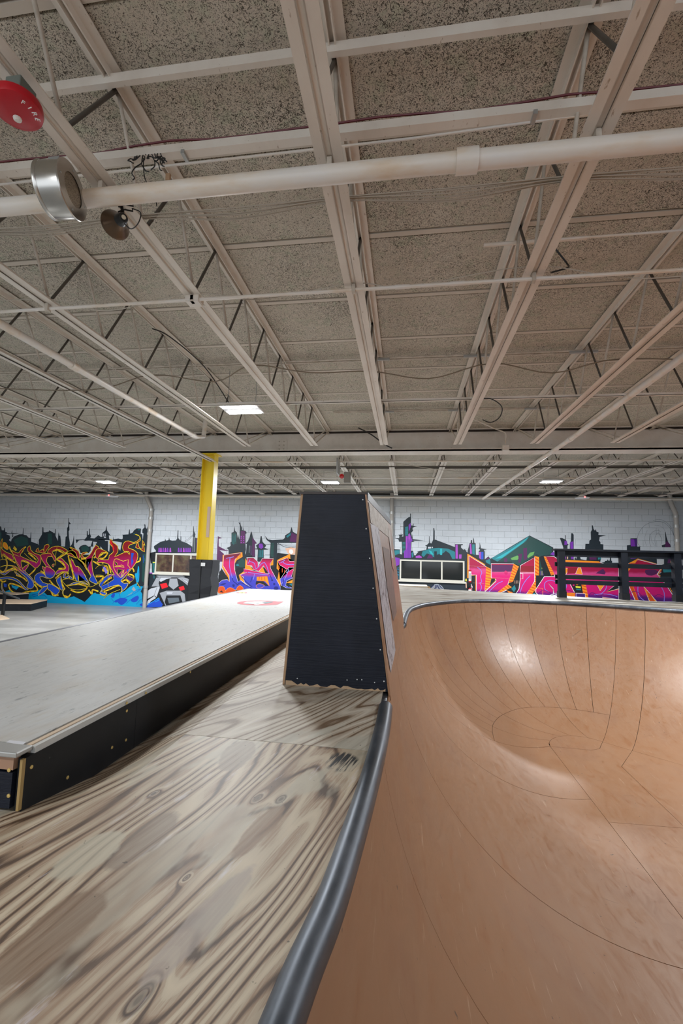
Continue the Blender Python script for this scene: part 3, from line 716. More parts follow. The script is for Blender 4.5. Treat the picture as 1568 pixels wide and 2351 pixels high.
def bowl_pt(fi, th, off=0.0):
    i0 = int(math.floor(fi)); f = fi - i0; i0 %= NT_; i1 = (i0+1) % NT_
    px = PC[i0][0]*(1-f) + PC[i1][0]*f; py = PC[i0][1]*(1-f) + PC[i1][1]*f
    qx = QC[i0][0]*(1-f) + QC[i1][0]*f; qy = QC[i0][1]*(1-f) + QC[i1][1]*f
    s = math.sin(th)/math.sin(TM); h = (1-math.cos(th))/(1-math.cos(TM))
    d = Vector((px-qx, py-qy, 0)); L = d.length; d /= L
    zt = ZD - .012
    P = Vector((qx, qy, ZF)) + d*(L-.006)*s + Vector((0, 0, (zt-ZF)*h))
    nrm = Vector((-d.x*math.sin(th), -d.y*math.sin(th), math.cos(th)))
    return P + nrm*off
bowl = thing('skate_bowl', 'brown hardboard skate bowl with curved walls and a flat bottom', 'bowl', (2.5, 3, ZF))
def sheet(i0, i1, t0, t1, nm='hardboard_sheet', gap=.0022):
    nu = max(2, int((i1-i0)*.8)); nv = max(2, int((t1-t0)/math.radians(3.2)))
    # inset for the joint
    w0 = (bowl_pt(i0, t1) - bowl_pt(i1, t1)).length; w1 = (bowl_pt(i0, t0) - bowl_pt(i1, t0)).length
    vs = []; fs = []; gt = gap/1.76
    for b in range(nv+1):
        th = t0 + gt + (t1-t0-2*gt)*b/nv
        ww = w1 + (w0-w1)*b/nv; gi = gap/max(ww, .03)*(i1-i0)
        for a in range(nu+1):
            vs.append(bowl_pt(i0 + gi + (i1-i0-2*gi)*a/nu, th))
    W = nu+1
    for b in range(nv):
        for a in range(nu): fs.append((b*W+a, b*W+a+1, (b+1)*W+a+1, (b+1)*W+a))
    n0 = len(vs)
    rim = [a for a in range(W)] + [b*W+nu for b in range(1, nv+1)] + [nv*W+a for a in range(nu-1, -1, -1)] + [b*W for b in range(nv-1, 0, -1)]
    for r in rim:
        b, a = divmod(r, W); th = t0 + (t1-t0)*b/nv; fi = i0 + (i1-i0)*a/nu
        nrm = bowl_pt(fi, th, -.006) - bowl_pt(fi, th); vs.append(vs[r].copy()); vs.append(vs[r] + nrm)
    for q in range(len(rim)):
        q2 = (q+1) % len(rim); fs.append((n0+2*q, n0+2*q2, n0+2*q2+1, n0+2*q+1))
    me = bpy.data.meshes.new(nm); me.from_pydata([tuple(v) for v in vs], [], fs); me.materials.append(MASO)
    me.polygons.foreach_set('use_smooth', [k < nu*nv for k in range(len(fs))]); 
    o = bpy.data.objects.new(nm, me); COL.objects.link(o); o.parent = bowl
    return o
# backing skin under the joints
vs = []; fs = []; nv = 20; n2 = NT_
for b in range(nv+1):
    for i in range(n2): vs.append(tuple(bowl_pt(i, TM*b/nv, -.012)))
for b in range(nv):
    for i in range(n2): fs.append((b*n2+i, b*n2+(i+1) % n2, (b+1)*n2+(i+1) % n2, (b+1)*n2+i))
fs.append(tuple(range(n2)))
MB().add(vs, fs).obj('bowl_frame', BACKING, bowl)
# full height sheets on the left run
cuts = [idx_y(y) for y in (-.72, .48, 1.70, 2.95, 4.17)] + [9*NP]
for a, b in zip(cuts, cuts[1:]): sheet(a, b, 0, TM)
TA = math.radians(24)
NS = 13; i_a, i_b = 9*NP, 17*NP
ang = [i_a + (i_b-i_a)*(k/NS) for k in range(NS+1)]
for k in range(NS): sheet(ang[k], ang[k+1], TA, TM)
low = [i_a, ang[2], ang[5], ang[7.0.__int__()], ang[10], i_b]
for a, b in zip(low, low[1:]): sheet(a, b, 0, TA)
for a, b in ((17, 18), (18, 19), (19, 20), (20, 21), (21, 22), (22, 23), (23, 24), (24, 25), (25, 26), (26, 27), (27, 28), (28, 29)): sheet(a*NP, b*NP, 0, TM)
sheet(0, cuts[0], 0, TM) if cuts[0] > 2 else None
# flat bottom pieces
def flat(poly, nm='hardboard_sheet'):
    cxm = sum(p[0] for p in poly)/len(poly); cym = sum(p[1] for p in poly)/len(poly)
    area = sum(poly[i][0]*poly[(i+1) % len(poly)][1] - poly[(i+1) % len(poly)][0]*poly[i][1] for i in range(len(poly)))
    if area < 0: poly = poly[::-1]
    n = len(poly); ins = []
    for i in range(n):
        a, b, c_ = Vector(poly[i-1]), Vector(poly[i]), Vector(poly[(i+1) % n])
        d1, d2 = (b-a).normalized(), (c_-b).normalized(); nn = Vector((-(d1.y+d2.y), d1.x+d2.x)); nn.normalize()
        ins.append(b + nn*.0025)
    vs = [(p.x, p.y, ZF) for p in ins] + [(p.x, p.y, ZF-.006) for p in ins]
    fs = [tuple(range(n))] + [(i, (i+1) % n, n+(i+1) % n, n+i) for i in range(n)]
    return MB().add(vs, fs).obj(nm, MASO, bowl)
corner = [QC[int(i)] for i in range(i_a, i_b+1, 5)]
flat(corner + [(2.33, 6.0), (2.21, 5.93), (1.80, 5.95)][0:2])
flat([(1.75, 4.37), (2.37, 4.40), (2.37, 5.54), QC[18*NP], QC[17*NP], (2.33, 6.0), (2.21, 5.93), QC[i_a]])
flat([(2.37, 4.40), (4.68, 4.42), QC[20*NP], QC[19*NP], QC[18*NP], (2.37, 5.54)])
flat([(1.75, 1.93), (2.37, 1.93), (2.37, 4.40), (1.75, 4.37)])
flat([(2.37, 1.93), (5.25, 1.93), QC[22*NP], QC[21*NP], (4.68, 4.42), (2.37, 4.40)])
flat([(1.75, -.6), QC[28*NP], QC[27*NP], QC[26*NP], QC[25*NP], QC[24*NP], (5.25, 1.93), (1.75, 1.93)])
scr = MB()
for k in range(5, NS+1):
    for th_ in (36, 44, 52, 60, 68, 76):
        for du_ in (-.18, .18):
            fi = ang[k] + du_*(ang[1]-ang[0])
            P_ = bowl_pt(fi, math.radians(th_), .0004); N_ = (bowl_pt(fi, math.radians(th_), .01) - P_).normalized()
            scr.lathe([(0, .0006), (.0045, .0004), (.005, 0)], P_, N_, 6)
so = scr.obj('screw_heads', mat('screw_grey', (.10, .09, .09), .5), bowl); so['kind'] = 'stuff'
cpt = [(x, y, ZD - .012) for x, y in PC]
MB().tube([cpt[i] for i in list(range(0, 58))], .031, 16).obj('coping', COPE, bowl, smooth=True)
i_end = min(range(8*NP - 5, 10*NP), key=lambda i: abs(PC[i][1] - 4.55))
MB().tube([(x - (.02 if i < i_end else 0), y, z - (.025 if i < i_end else 0)) for i, (x, y, z) in enumerate(cpt) if 57 <= i <= i_end], .027, 16).obj('coping', COPE, bowl, smooth=True)
MB().tube([cpt[i] for i in range(i_end, NT_)] + [cpt[0]], .031, 16).obj('coping', COPE, bowl, smooth=True)
adopt(bowl)

# ------------------------------------------------------------------ deck
deck = thing('skate_deck', 'weathered plywood deck around the rim of the bowl', 'deck', (-1, 2, FZ))
def dip(x, y):
    a = max(0.0, min(1.0, (y-1.02)/.35)); e = -.955 + .0*y
    d = (x - e) / .20
    if d >= 1: return 0
    d = max(0, d); return -.055*a*(math.cos(d*PI)+1)/2 if d > 0 else -.055*a
def coping_x(y):
    i = idx_y(y); return PC[i][0]
def near_sheet(y0, y1, m, xl=-2.30):
    vs = []; fs = []; xs_ = [xl, -1.3, -.98, -.95, -.92, -.89, -.86, -.83, -.80, -.77, -.73, -.5]; ny = max(2, int((y1-y0)/.08))
    for j in range(ny+1):
        y = y0 + .0015 + (y1-y0-.003)*j/ny; cxv = coping_x(y) - .026
        for x in xs_ + [cxv]: vs.append((x, y, ZD + dip(x, y)))
    W = len(xs_)+1
    for j in range(ny):
        for a in range(W-1): fs.append((j*W+a, j*W+a+1, (j+1)*W+a+1, (j+1)*W+a))
    n0 = len(vs); rim = list(range(W)) + [j*W+W-1 for j in range(1, ny+1)] + [ny*W+a for a in range(W-2, -1, -1)] + [j*W for j in range(ny-1, 0, -1)]
    vs += [(vs[r][0], vs[r][1], vs[r][2]-.018) for r in rim]
    for q in range(len(rim)): q2 = (q+1) % len(rim); fs.append((rim[q], rim[q2], n0+q2, n0+q))
    return MB().add(vs, fs).obj('plywood_sheet', m, deck)
near_sheet(-1.0, 1.56, PLY); near_sheet(1.56, 3.0, PLY2); near_sheet(3.0, 5.0, PLY2)
O = [(-2.3, 5.0), (-2.35, 6.6), (-1.9, 8.2), (-.9, 9.6), (-.12, 10.9), (.66, 10.26), (2.4, 9.75), (4.85, 8.86), (6.6, 8.3), (9.0, 7.4), (9.4, 4), (9.4, 0), (9.0, -3.2), (5, -4.6), (1, -4.6), (-2.3, -3.4), (-2.3, -1.0)]
Ik = [9, 10, 11.3, 12.4, 13.2, 14.2, 15.6, 18.4, 19.4, 20.4, 21.6, 23.2, 25, 26, 27.6, 28.6, 29]
for q in range(len(O)-1):
    a, b = int(Ik[q]*NP), int(Ik[q+1]*NP)
    n = max(3, (b-a)//2); vs = []; up_ = []
    for j in range(n+1):
        i = int(round(a + (b-a)*j/n)) % NT_; j2 = (i+1) % NT_; j0 = (i-1) % NT_
        dx, dy = PC[j2][0]-PC[j0][0], PC[j2][1]-PC[j0][1]; L = math.hypot(dx, dy) or 1
        inn = (PC[i][0] - dy/L*.026, PC[i][1] + dx/L*.026)
        f = j/n; out = (O[q][0]*(1-f)+O[q+1][0]*f, O[q][1]*(1-f)+O[q+1][1]*f)
        up_.append((inn, out))
    e = .0015
    for k, (inn, out) in enumerate(up_): vs += [(inn[0], inn[1], ZD), (out[0], out[1], ZD)]
    fs = [(2*k, 2*k+2, 2*k+3, 2*k+1) for k in range(n)]
    m0 = len(vs); vs += [(x, y, ZD-.018) for x, y, z in vs]
    fs += [(m0+2*k, m0+2*k+1, m0+2*k+3, m0+2*k+2) for k in range(n)] + [(2*k, m0+2*k, m0+2*k+2, 2*k+2) for k in range(n)] + [(2*k+1, 2*k+3, m0+2*k+3, m0+2*k+1) for k in range(n)] + [(0, 1, m0+1, m0), (2*n, m0+2*n, m0+2*n+1, 2*n+1)]
    MB().add(vs, fs).obj('plywood_sheet', PLY3, deck)
# black fascia below the outer edge
for q in range(len(O)):
    a, b = O[q], O[(q+1) % len(O)]
    d = Vector((b[0]-a[0], b[1]-a[1], 0)).normalized(); nn = Vector((d.y, -d.x, 0))*.018
    A, B = Vector((a[0], a[1], FZ)), Vector((b[0], b[1], FZ)); h = Vector((0, 0, ZD-.019-FZ))
    MB().hexa([A, B, B+nn, A+nn], [A+h, B+h, B+nn+h, A+nn+h]).obj('fascia_panel', BLACK, deck)
adopt(deck)

# ------------------------------------------------------------------ ledge
led = thing('grind_ledge', 'long low ledge on the left deck with scuffed pale top and black side', 'ledge', (-1.6, 3, ZD))
ZL = 1.50
A, B, C_, D = (-.935, 1.04), (-.985, 6.45), (-2.34, 6.45), (-2.12, 1.07)
def lerp(p, q, f): return (p[0]*(1-f)+q[0]*f, p[1]*(1-f)+q[1]*f)
ys = [1.075, 3.9, 6.15, 6.45]
def edge_r(y): f = (y-1.04)/5.41; return A[0]*(1-f)+B[0]*f
def edge_l(y): f = (y-1.04)/5.41; return D[0]*(1-f)+C_[0]*f
for y0, y1 in zip(ys, ys[1:]):
    y0 += .001; y1 -= .001
    q = [(edge_r(y0)-.034, y0), (edge_r(y1)-.034, y1), (edge_l(y1)+.03, y1), (edge_l(y0)+.03, y0)]
    MB().hexa([(*p, ZL-.018) for p in q], [(*p, ZL) for p in q]).obj('plywood_sheet', LTOP, led)
def strip(o0, o1, z0, z1, m, nm, y0=1.075, y1=6.45):
    q = [(edge_r(y0)-o0, y0), (edge_r(y1)-o0, y1), (edge_r(y1)-o1, y1), (edge_r(y0)-o1, y0)]
    return MB().hexa([(*p, z0) for p in q], [(*p, z1) for p in q]).obj(nm, m, led)
strip(.034, .028, ZL-.02, ZL-.008, mat('dark_seam', (.05, .03, .02), .8), 'edge_seam')
strip(.027, .014, ZL-.02, ZL-.001, EDGEW, 'edge_strip'); strip(.013, .0, ZL-.02, ZL-.0035, mat('pale_edge', (.55, .55, .53), .6), 'edge_strip')
# side panels
sp = [1.045, 1.52, 2.55, 4.2, 6.45]
for y0, y1 in zip(sp, sp[1:]):
    q = [(edge_r(y0)+.002, y0), (edge_r(y1)+.002, y1-.0015), (edge_r(y1)-.018, y1-.0015), (edge_r(y0)-.018, y0)]
    MB().hexa([(*p, ZD-.045) for p in q], [(*p, ZL-.02) for p in q]).obj('side_panel', BLACK, led)
q = [(edge_r(1.04)+.002, 1.036), (edge_r(1.04)+.002, 1.046), (edge_r(1.04)-.005, 1.046), (edge_r(1.04)-.005, 1.036)]
MB().hexa([(*p, ZD) for p in q], [(*p, ZL-.02) for p in q]).obj('panel_edge', mat('amber_edge', (.36, .24, .09), .6), led)
MB().box(-2.12, -.957, 1.035, 1.055, ZD+.004, ZL-.052).obj('front_board', NAVY, led)
MB().box(-2.12, -.957, 1.035, 1.055, ZL-.046, ZL-.012).obj('front_rail', mat('brown_rail', (.34, .20, .13), .5), led)
MB().box(-2.12, -.94, 1.022, 1.072, ZL-.012, ZL+.001).obj('metal_nosing', GALV, led, bevel=.003)
q = [(edge_l(1.07)-.0, 1.07), (edge_l(1.07)+.028, 1.07), (edge_l(6.45)+.028, 6.45), (edge_l(6.45), 6.45)]
MB().hexa([(*p, ZD) for p in q], [(*p, ZL+.001) for p in q]).obj('metal_nosing', mat('dull_edge', (.20, .21, .24), .45, .4), led)
MB().hexa([(edge_r(6.46), 6.45, ZD), (edge_l(6.46), 6.45, ZD), (edge_l(6.46), 6.47, ZD), (edge_r(6.46), 6.47, ZD)], [(edge_r(6.46), 6.45, ZL), (edge_l(6.46), 6.45, ZL), (edge_l(6.46), 6.47, ZL), (edge_r(6.46), 6.47, ZL)]).obj('end_panel', BLACK, led)
for px, py in ((72, 1761), (155, 1785), (257, 1716), (289, 1699), (291, 1614), (291, 1632), (335, 1591), (437, 1543), (515, 1578), (518, 1492)):
    r = ray(px, py); f = (-.93)/r.x
    for _ in range(3): p = CP + r*f; f = (edge_r(p.y)+.002)/r.x
    p = CP + r*f; MB().lathe([(0, .002), (.0045, .0015), (.005, 0)], p, (1, 0, 0), 10).obj('screw', SCREW, led)
for px, py in ((20, 1827), (21, 1768)):
    p = onY(px, py, 1.035); MB().lathe([(0, .002), (.0045, .0015), (.005, 0)], p, (0, -1, 0), 10).obj('screw', SCREW, led)
# painted marks on the ledge top
def on_ledge(pts, z): return [(*onZ(x, y, ZL).xy, z) for x, y in pts]
PINK = mat('faded_red_paint', (.52, .13, .15), .5); TEALG = mat('faded_teal_paint', (.16, .22, .24), .5); CRM = mat('faded_white_paint', (.72, .74, .74), .5)
el = [(596 - 52*math.cos(a), 1384.5 - 5.6*math.sin(a)) for a in [PI*k/20 for k in range(0, 17)]]
low_ = [(596 - 52*math.cos(a), 1384.5 + 5.6*math.sin(a)) for a in [PI*k/20 for k in range(16, 0, -1)]]
MB().add(on_ledge(el + [(651, 1381.3)] + low_, ZL+.0012), [tuple(range(len(el)+1+len(low_)))]).obj('painted_emblem', PINK, led)
e1_ = [(558, 1385), (566, 1382.2), (590, 1380.6), (612, 1380.5), (600, 1383), (614, 1384), (606, 1386.2), (588, 1389), (580, 1387), (565, 1386.5)]
MB().add(on_ledge(e1_, ZL+.0020), [tuple(range(len(e1_)))]).obj('emblem_white', CRM, led)
for pl in ([(561, 1386), (584, 1387.3), (581, 1388), (563, 1386.8)], [(600, 1383), (626, 1381.3), (627, 1383), (612, 1386), (604, 1387), (608, 1385)], [(583, 1384), (598, 1385), (592, 1386)]):
    MB().add(on_ledge(pl, ZL+.0028), [tuple(range(len(pl)))]).obj('emblem_teal', TEALG, led)
for x0, x1, m in ((543, 549, PINK), (549, 555, mat('faded_yellow_paint', (.70, .60, .12), .5)), (555, 557, BLKP), (557, 562, mat('faded_yellow_paint', (.70, .60, .12), .5)), (562, 567, PINK)):
    MB().add(on_ledge([(x0, 1360.2), (x1, 1360.2), (x1, 1361.8), (x0, 1361.8)], ZL+.0012), [(0, 1, 2, 3)]).obj('painted_stripe', m, led)
pl = [(14, 1705), (22, 1700), (60, 1704), (52, 1711)]
MB().add(on_ledge(pl, ZL+.0008), [(0, 1, 2, 3)]).obj('white_sticker', mat('worn_sticker', (.62, .63, .68), .4), led)
adopt(led)

# ------------------------------------------------------------------ black box with hardboard face
box = thing('box_extension', 'tall tapering box, black painted end and brown hardboard side, on the bowl rim', 'box', (-.35, 3.3, ZD))
b0, b1 = 2.24, 4.63     # near / far y at the foot
t0_, t1_ = 2.24, 3.93
XT = 2.322
Lb, Rb, Lt, Rt = -.592, -.080, -.533, -.213
LbF, RbF, LtF, RtF = -.54, -.028, -.47, -.152
th = .018
def quad(a, b, c, d, n, th_, nm, m, par, bev=0):
    nv_ = Vector(n).normalized()*th_
    pts = [Vector(p) for p in (a, b, c, d)]
    return MB().hexa([p for p in pts], [p + nv_ for p in pts]).obj(nm, m, par, bevel=bev)
quad((Lb, b0, ZD), (Rb, b0, ZD), (Rt, t0_, XT), (Lt, t0_, XT), (0, 1, 0), th, 'end_panel', NAVY, box)
quad((Lb-.002, b1, ZD), (RbF, b1, ZD), (RtF, t1_, XT), (LtF, t1_, XT), (0, -1, 0), th, 'end_panel', NAVY, box)
quad((Lb-.014, b0+.006, ZD), (LbF-.014, b1, ZD), (LtF-.014, t1_, XT), (Lt-.014, t0_+.006, XT), (1, 0, .05), .012, 'side_panel', RAWW, box)
FA, FB, FC, FD = Vector((Rb+.012, b0-.004, ZD)), Vector((RbF+.016, b1, ZD)), Vector((RtF+.012, t1_, XT)), Vector((Rt+.012, t0_-.004, XT))
def face_pt(u, v): return (FA*(1-u) + FB*u)*(1-v) + (FD*(1-u) + FC*u)*v
nu_, nv2 = 14, 10; vs = []; fs = []
for dxx in (0, -.010):
    for b in range(nv2+1):
        for a in range(nu_+1): vs.append(face_pt(a/nu_, -.04 + 1.04*b/nv2) + Vector((dxx, 0, 0)))
W1 = nu_+1; N1 = W1*(nv2+1)
for b in range(nv2):
    for a in range(nu_):
        q = (b*W1+a, b*W1+a+1, (b+1)*W1+a+1, (b+1)*W1+a); fs.append(q); fs.append(tuple(k+N1 for k in q[::-1]))
rim = list(range(W1)) + [b*W1+nu_ for b in range(1, nv2+1)] + [nv2*W1+a for a in range(nu_-1, -1, -1)] + [b*W1 for b in range(nv2-1, 0, -1)]
for k in range(len(rim)): k2 = rim[(k+1) % len(rim)]; fs.append((rim[k], k2, k2+N1, rim[k]+N1))
MB().add(vs, fs).obj('hardboard_face', MASO, box)
quad((Lt-.02, t0_-.006, XT), (Rt+.014, t0_-.006, XT), (RtF+.014, t1_, XT), (LtF-.02, t1_, XT), (0, 0, 1), .012, 'cap_board', mat('brown_black_cap', (.035, .022, .018), .5), box)
quad((Rt+.0125, t0_, XT-.028), (RtF+.0125, t1_, XT-.028), (RtF+.012, t1_, XT+.012), (Rt+.012, t0_, XT+.012), (1, 0, .1), .006, 'cap_trim', mat('dark_grey_trim', (.07, .075, .09), .4), box)
# raw splintered strip at the foot
random.seed(3)
chips = []; x = Lb+.004
top = []
while x < Rb-.01:
    hgt = random.choice([.004, .006, .010, .014]) if x > Lb+.04 else .022
    if -.48 < x < -.20 and random.random() < .5: hgt = .003
    top.append((x, hgt)); x += random.uniform(.010, .022)
vs = []; fs = []
for k, (x, h) in enumerate(top): vs += [(x, b0-.0015, ZD+.0005), (x, b0-.0015, ZD+h)]
for k in range(len(top)-1): fs.append((2*k, 2*k+2, 2*k+3, 2*k+1))
MB().add(vs, fs).obj('chipped_edge', mat('splintered_ply', (.46, .32, .20), .8), box)
rnd = random.Random(5)
for i in range(5):     # bare nail heads and chips
    x = rnd.uniform(Lb+.05, Rb-.04); z = ZD + rnd.uniform(.02, .05)
    MB().lathe([(0, .0008), (.0025, .0005), (.003, 0)], (x, b0, z), (0, -1, 0), 7).obj('nail_head', CRM, box)
for i in range(7):
    f = i/6.5 + .05; x = Rb*(1-f)+Rt*f - .012; z = ZD*(1-f)+XT*f
    MB().lathe([(0, .001), (.003, .0006), (.0035, 0)], (x, b0, z), (0, -1, 0), 7).obj('nail_head', CRM, box)
def on_face(px, py, e=.0035):
    # point where the pixel ray meets the leaning hardboard face
    u = v = .4; r = ray(px, py)
    for _ in range(12):
        P0 = face_pt(u, v); du = face_pt(u+.01, v) - P0; dv = face_pt(u, v+.01) - P0
        n = du.cross(dv).normalized()
        if n.x < 0: n = -n
        f = (P0-CP).dot(n)/r.dot(n); X = CP + r*f; d = X - P0
        u += .01*d.dot(du)/du.dot(du)*.9; v += .01*d.dot(dv)/dv.dot(dv)*.9
    return X + n*e
def poster(name, px, m, e, det=None):
    dp = []
    for i in range(len(px)):
        a, b = px[i], px[(i+1) % len(px)]
        dp += [(a[0]+(b[0]-a[0])*k/4, a[1]+(b[1]-a[1])*k/4) for k in range(4)]
    cxp = (sum(p[0] for p in px)/len(px), sum(p[1] for p in px)/len(px))
    pts = [on_face(x, y, e) for x, y in dp] + [on_face(*cxp, e)]; n = len(dp)
    return MB().add(pts, [(i, (i+1) % n, n) for i in range(n)]).obj(name, m, box)
    return MB().add(pts, [tuple(range(len(pts)))]).obj(name, m, box)
def sketchy(name, paper, ink, dens, sc=40):
    m = mat(name, rough=.55); t = NT(m)
    n = t.noise(t.coord((1, .5, .22)), sc, 5, .75, 1.5)
    return t.out(t.ramp(n, [(dens, paper), (dens+.05, ink)]))
poster('long_poster', [(849, 1202), (868, 1211), (907, 1493), (896, 1545), (888, 1500), (871, 1360)], sketchy('ink_poster', (.52, .52, .58), (.09, .07, .08), .53), .003)
poster('torn_sticker', [(845, 1152), (889, 1199), (893, 1235), (850, 1200)], sketchy('torn_paper', (.50, .47, .42), (.28, .22, .16), .50, 70), .003)
poster('brown_poster', [(878, 1255), (893, 1262), (910, 1405), (902, 1426), (888, 1350)], sketchy('wood_print', (.22, .14, .11), (.10, .08, .08), .52), .003)
poster('pale_sticker', [(890, 1212), (895, 1222), (898, 1268), (893, 1245)], mat('pale_paper', (.55, .52, .48), .6), .0045)
poster('red_sticker', [(893, 1240), (896, 1248), (904, 1312), (899, 1300)], mat('red_white_sticker', (.48, .16, .16), .5), .004)
poster('white_sticker', [(896, 1262), (899, 1265), (902, 1282), (898, 1280)], mat('white_sticker', (.66, .64, .62), .5), .0048)
adopt(box)

# ------------------------------------------------------------------ black guard rail on the far deck
yr = 9.1
gr = thing('guard_rail', 'black wooden guard rail standing on the far edge of the deck at the right', 'railing', (4.2, yr, ZD))
zt = onY(1340, 1262, yr).z
def rail_z(py, px=1340): return onY(px, py, yr).z
posts = [onY(1290, 1370, yr).x, onY(1434, 1377, yr).x, onY(1557, 1385, yr).x, onY(1557, 1385, yr).x + 1.25]
for i, x in enumerate(posts):
    pz = deck_z = ZD
    MB().box(x-.06, x+.06, yr-.06, yr+.06, ZD, zt-.03).obj('post', RAILB, gr, bevel=.004)
    MB().box(x-.068, x+.068, yr-.066, yr+.066, ZD, ZD+.12).obj('post_bracket', BLACK, gr)
xl, xr = onY(1270, 1262, yr).x, posts[-1]+.1
MB().box(xl, xr, yr-.09, yr+.09, zt-.03, zt+.008).obj('top_cap', RAILB, gr, bevel=.004)
MB().box(xl+.05, xr, yr+.062, yr+.10, zt-.14, zt-.03).obj('rail_board', RAILB, gr, bevel=.003)
for a, b in ((1292, 1302), (1321, 1331), (1333, 1343)):
    z1, z0 = rail_z(a), rail_z(b)
    MB().box(xl+.05, xr, yr+.062, yr+.10, z0, z1).obj('rail_board', RAILB, gr, bevel=.003)
adopt(gr)

# small things beyond the bowl
pA, pB = onZ(900, 1362, ZD), onZ(986, 1363, ZD)
bl = thing('low_ledge', 'low beige wooden ledge beyond the bowl right of the black box', 'ledge', (.3, 11.4, FZ))
x0, x1 = onY(880, 1350, 12.0).x, onY(984, 1350, 12.0).x; z1, zm, z0 = onY(940, 1345, 12.0).z, onY(940, 1352, 12.0).z, FZ
BEI = mat('beige_board', (.58, .50, .40), .6); BEI2 = mat('cream_board', (.62, .60, .54), .6)
MB().hexa([(x0, 12.0, FZ), (x1+.1, 12.0, FZ), (x1+.02, 12.8, FZ), (x0, 12.8, FZ)], [(x0, 12.0, zm), (x1+.06, 12.0, zm), (x1, 12.8, zm), (x0, 12.8, zm)]).obj('ledge_side', BEI2, bl)
MB().box(x0, x1-.02, 12.05, 12.8, zm+.002, z1).obj('top_board', BEI, bl)
for px in (925, 958):
    xx = onY(px, 1350, 12.0).x; MB().box(xx-.004, xx+.004, 12.045, 12.05, zm+.002, z1-.002).obj('board_joint', RAWW, bl)
adopt(bl)
p = onY(1004, 1341, 12.3)
sg = thing('striped_board', 'white round-topped board with dark blue stripes leaning beyond the bowl', 'board', (p.x, 12.3, FZ))
W_, H_ = .20, p.z
prof = [(p.x-.215, FZ)] + [(p.x-.20+.0, H_-.24)] + [(p.x - .19*math.cos(a), H_-.22 + .22*math.sin(a)) for a in [PI*k/16 for k in range(0, 17)]] + [(p.x+.22, H_-.26), (p.x+.25, FZ)]
n = len(prof); vs = [(x, 12.3, z) for x, z in prof] + [(x, 12.34, z) for x, z in prof]
MB().add(vs, [tuple(range(n)), tuple(range(2*n-1, n-1, -1))] + [(i, (i+1) % n, n+(i+1) % n, n+i) for i in range(n)]).obj('board_panel', mat('pale_blue_white', (.62, .70, .82), .4), sg)
DB = mat('dark_blue_paint', (.012, .03, .22), .4)
def ribbon(pts, wd, y, nm, m, par):
    vs = []; N = len(pts)
    for i in range(N):
        a, b = pts[max(0, i-1)], pts[min(N-1, i+1)]; dx, dz = b[0]-a[0], b[1]-a[1]; L = math.hypot(dx, dz) or 1
        vs += [(pts[i][0]-dz/L*wd/2, y, pts[i][1]+dx/L*wd/2), (pts[i][0]+dz/L*wd/2, y, pts[i][1]-dx/L*wd/2)]
    return MB().add(vs, [(2*i, 2*i+1, 2*i+3, 2*i+2) for i in range(N-1)]).obj(nm, m, par)
def FZ2(x, y): q = onY(895 + x/8.2526, 1170 + y/8.2526, 12.298); return (q.x, q.z)
for pts, wd in (([(785, 1480), (815, 1445), (840, 1425)], .016), ([(820, 1530), (860, 1480), (870, 1430)], .018), ([(905, 1430), (925, 1490), (990, 1530)], .022), ([(940, 1420), (960, 1465), (1000, 1495)], .016), ([(845, 1555), (880, 1525), (920, 1560), (1015, 1575)], .024), ([(860, 1590), (880, 1575), (900, 1590)], .02), ([(880, 1430), (885, 1470), (860, 1510)], .012)):
    ribbon(spline([FZ2(*q) for q in pts], 5), wd, 12.296, 'blue_stripe', DB, sg)
adopt(sg)
q = [onY(x, y, 12.15) for x, y in ((981, 1346), (986, 1347), (1000, 1362), (991, 1363))]
tag(MB().hexa([(v.x, 12.15, v.z) for v in q], [(v.x, 12.20, v.z) for v in q]).obj('wooden_wedge', mat('orange_wood', (.58, .36, .16), .6)), 'small orange wooden strip leaning on the striped board', 'board')

# fire extinguisher and its sign
p = onY(1079, 1360, YW-.1)
fe = thing('fire_extinguisher', 'red fire extinguisher hanging on the pink mural', 'extinguisher', (p.x, YW-.1, p.z))
zb = onY(1079, 1364, YW-.1).z; ztp = onY(1079, 1350, YW-.1).z
MB().lathe([(0, 0), (.05, 0), (.058, .02), (.058, ztp-zb-.04), (.03, ztp-zb), (0, ztp-zb)], (p.x, YW-.1, zb), (0, 0, 1), 20).obj('cylinder', REDP, fe, smooth=True)
MB().lathe([(.059, .06), (.0595, .06), (.0595, .17), (.059, .17)], (p.x, YW-.1, zb), (0, 0, 1), 20).obj('label_band', WHT, fe)
MB().box(p.x-.02, p.x+.02, YW-.12, YW-.08, ztp, ztp+.07).obj('valve', BLKP, fe)
MB().box(p.x-.05, p.x+.04, YW-.115, YW-.085, ztp+.07, ztp+.10).obj('handle', BLKP, fe)
MB().tube(spline([(p.x, YW-.12, ztp+.05), (p.x+.08, YW-.12, ztp), (p.x+.07, YW-.12, zb+.1)], 5), .01, 6).obj('hose', BLKP, fe); adopt(fe)
p0, p1 = onY(1076, 1308, YW-.03), onY(1082, 1337, YW-.03)
sn = thing('extinguisher_sign', 'narrow white sign with red ends above the extinguisher', 'sign', (p0.x, YW-.03, p1.z))
MB().box(p0.x, p1.x, YW-.035, YW-.02, p1.z, p0.z).obj('sign_plate', WHT, sn)
MB().box(p0.x, p1.x, YW-.038, YW-.035, p0.z-.06, p0.z).obj('red_band', REDP, sn); MB().box(p0.x, p1.x, YW-.038, YW-.035, p1.z, p1.z+.05).obj('red_band', REDP, sn)
MB().box((p0.x+p1.x)/2-.012, (p0.x+p1.x)/2+.012, YW-.038, YW-.035, p1.z+.10, p0.z-.12).obj('text_line', BLKP, sn); adopt(sn)

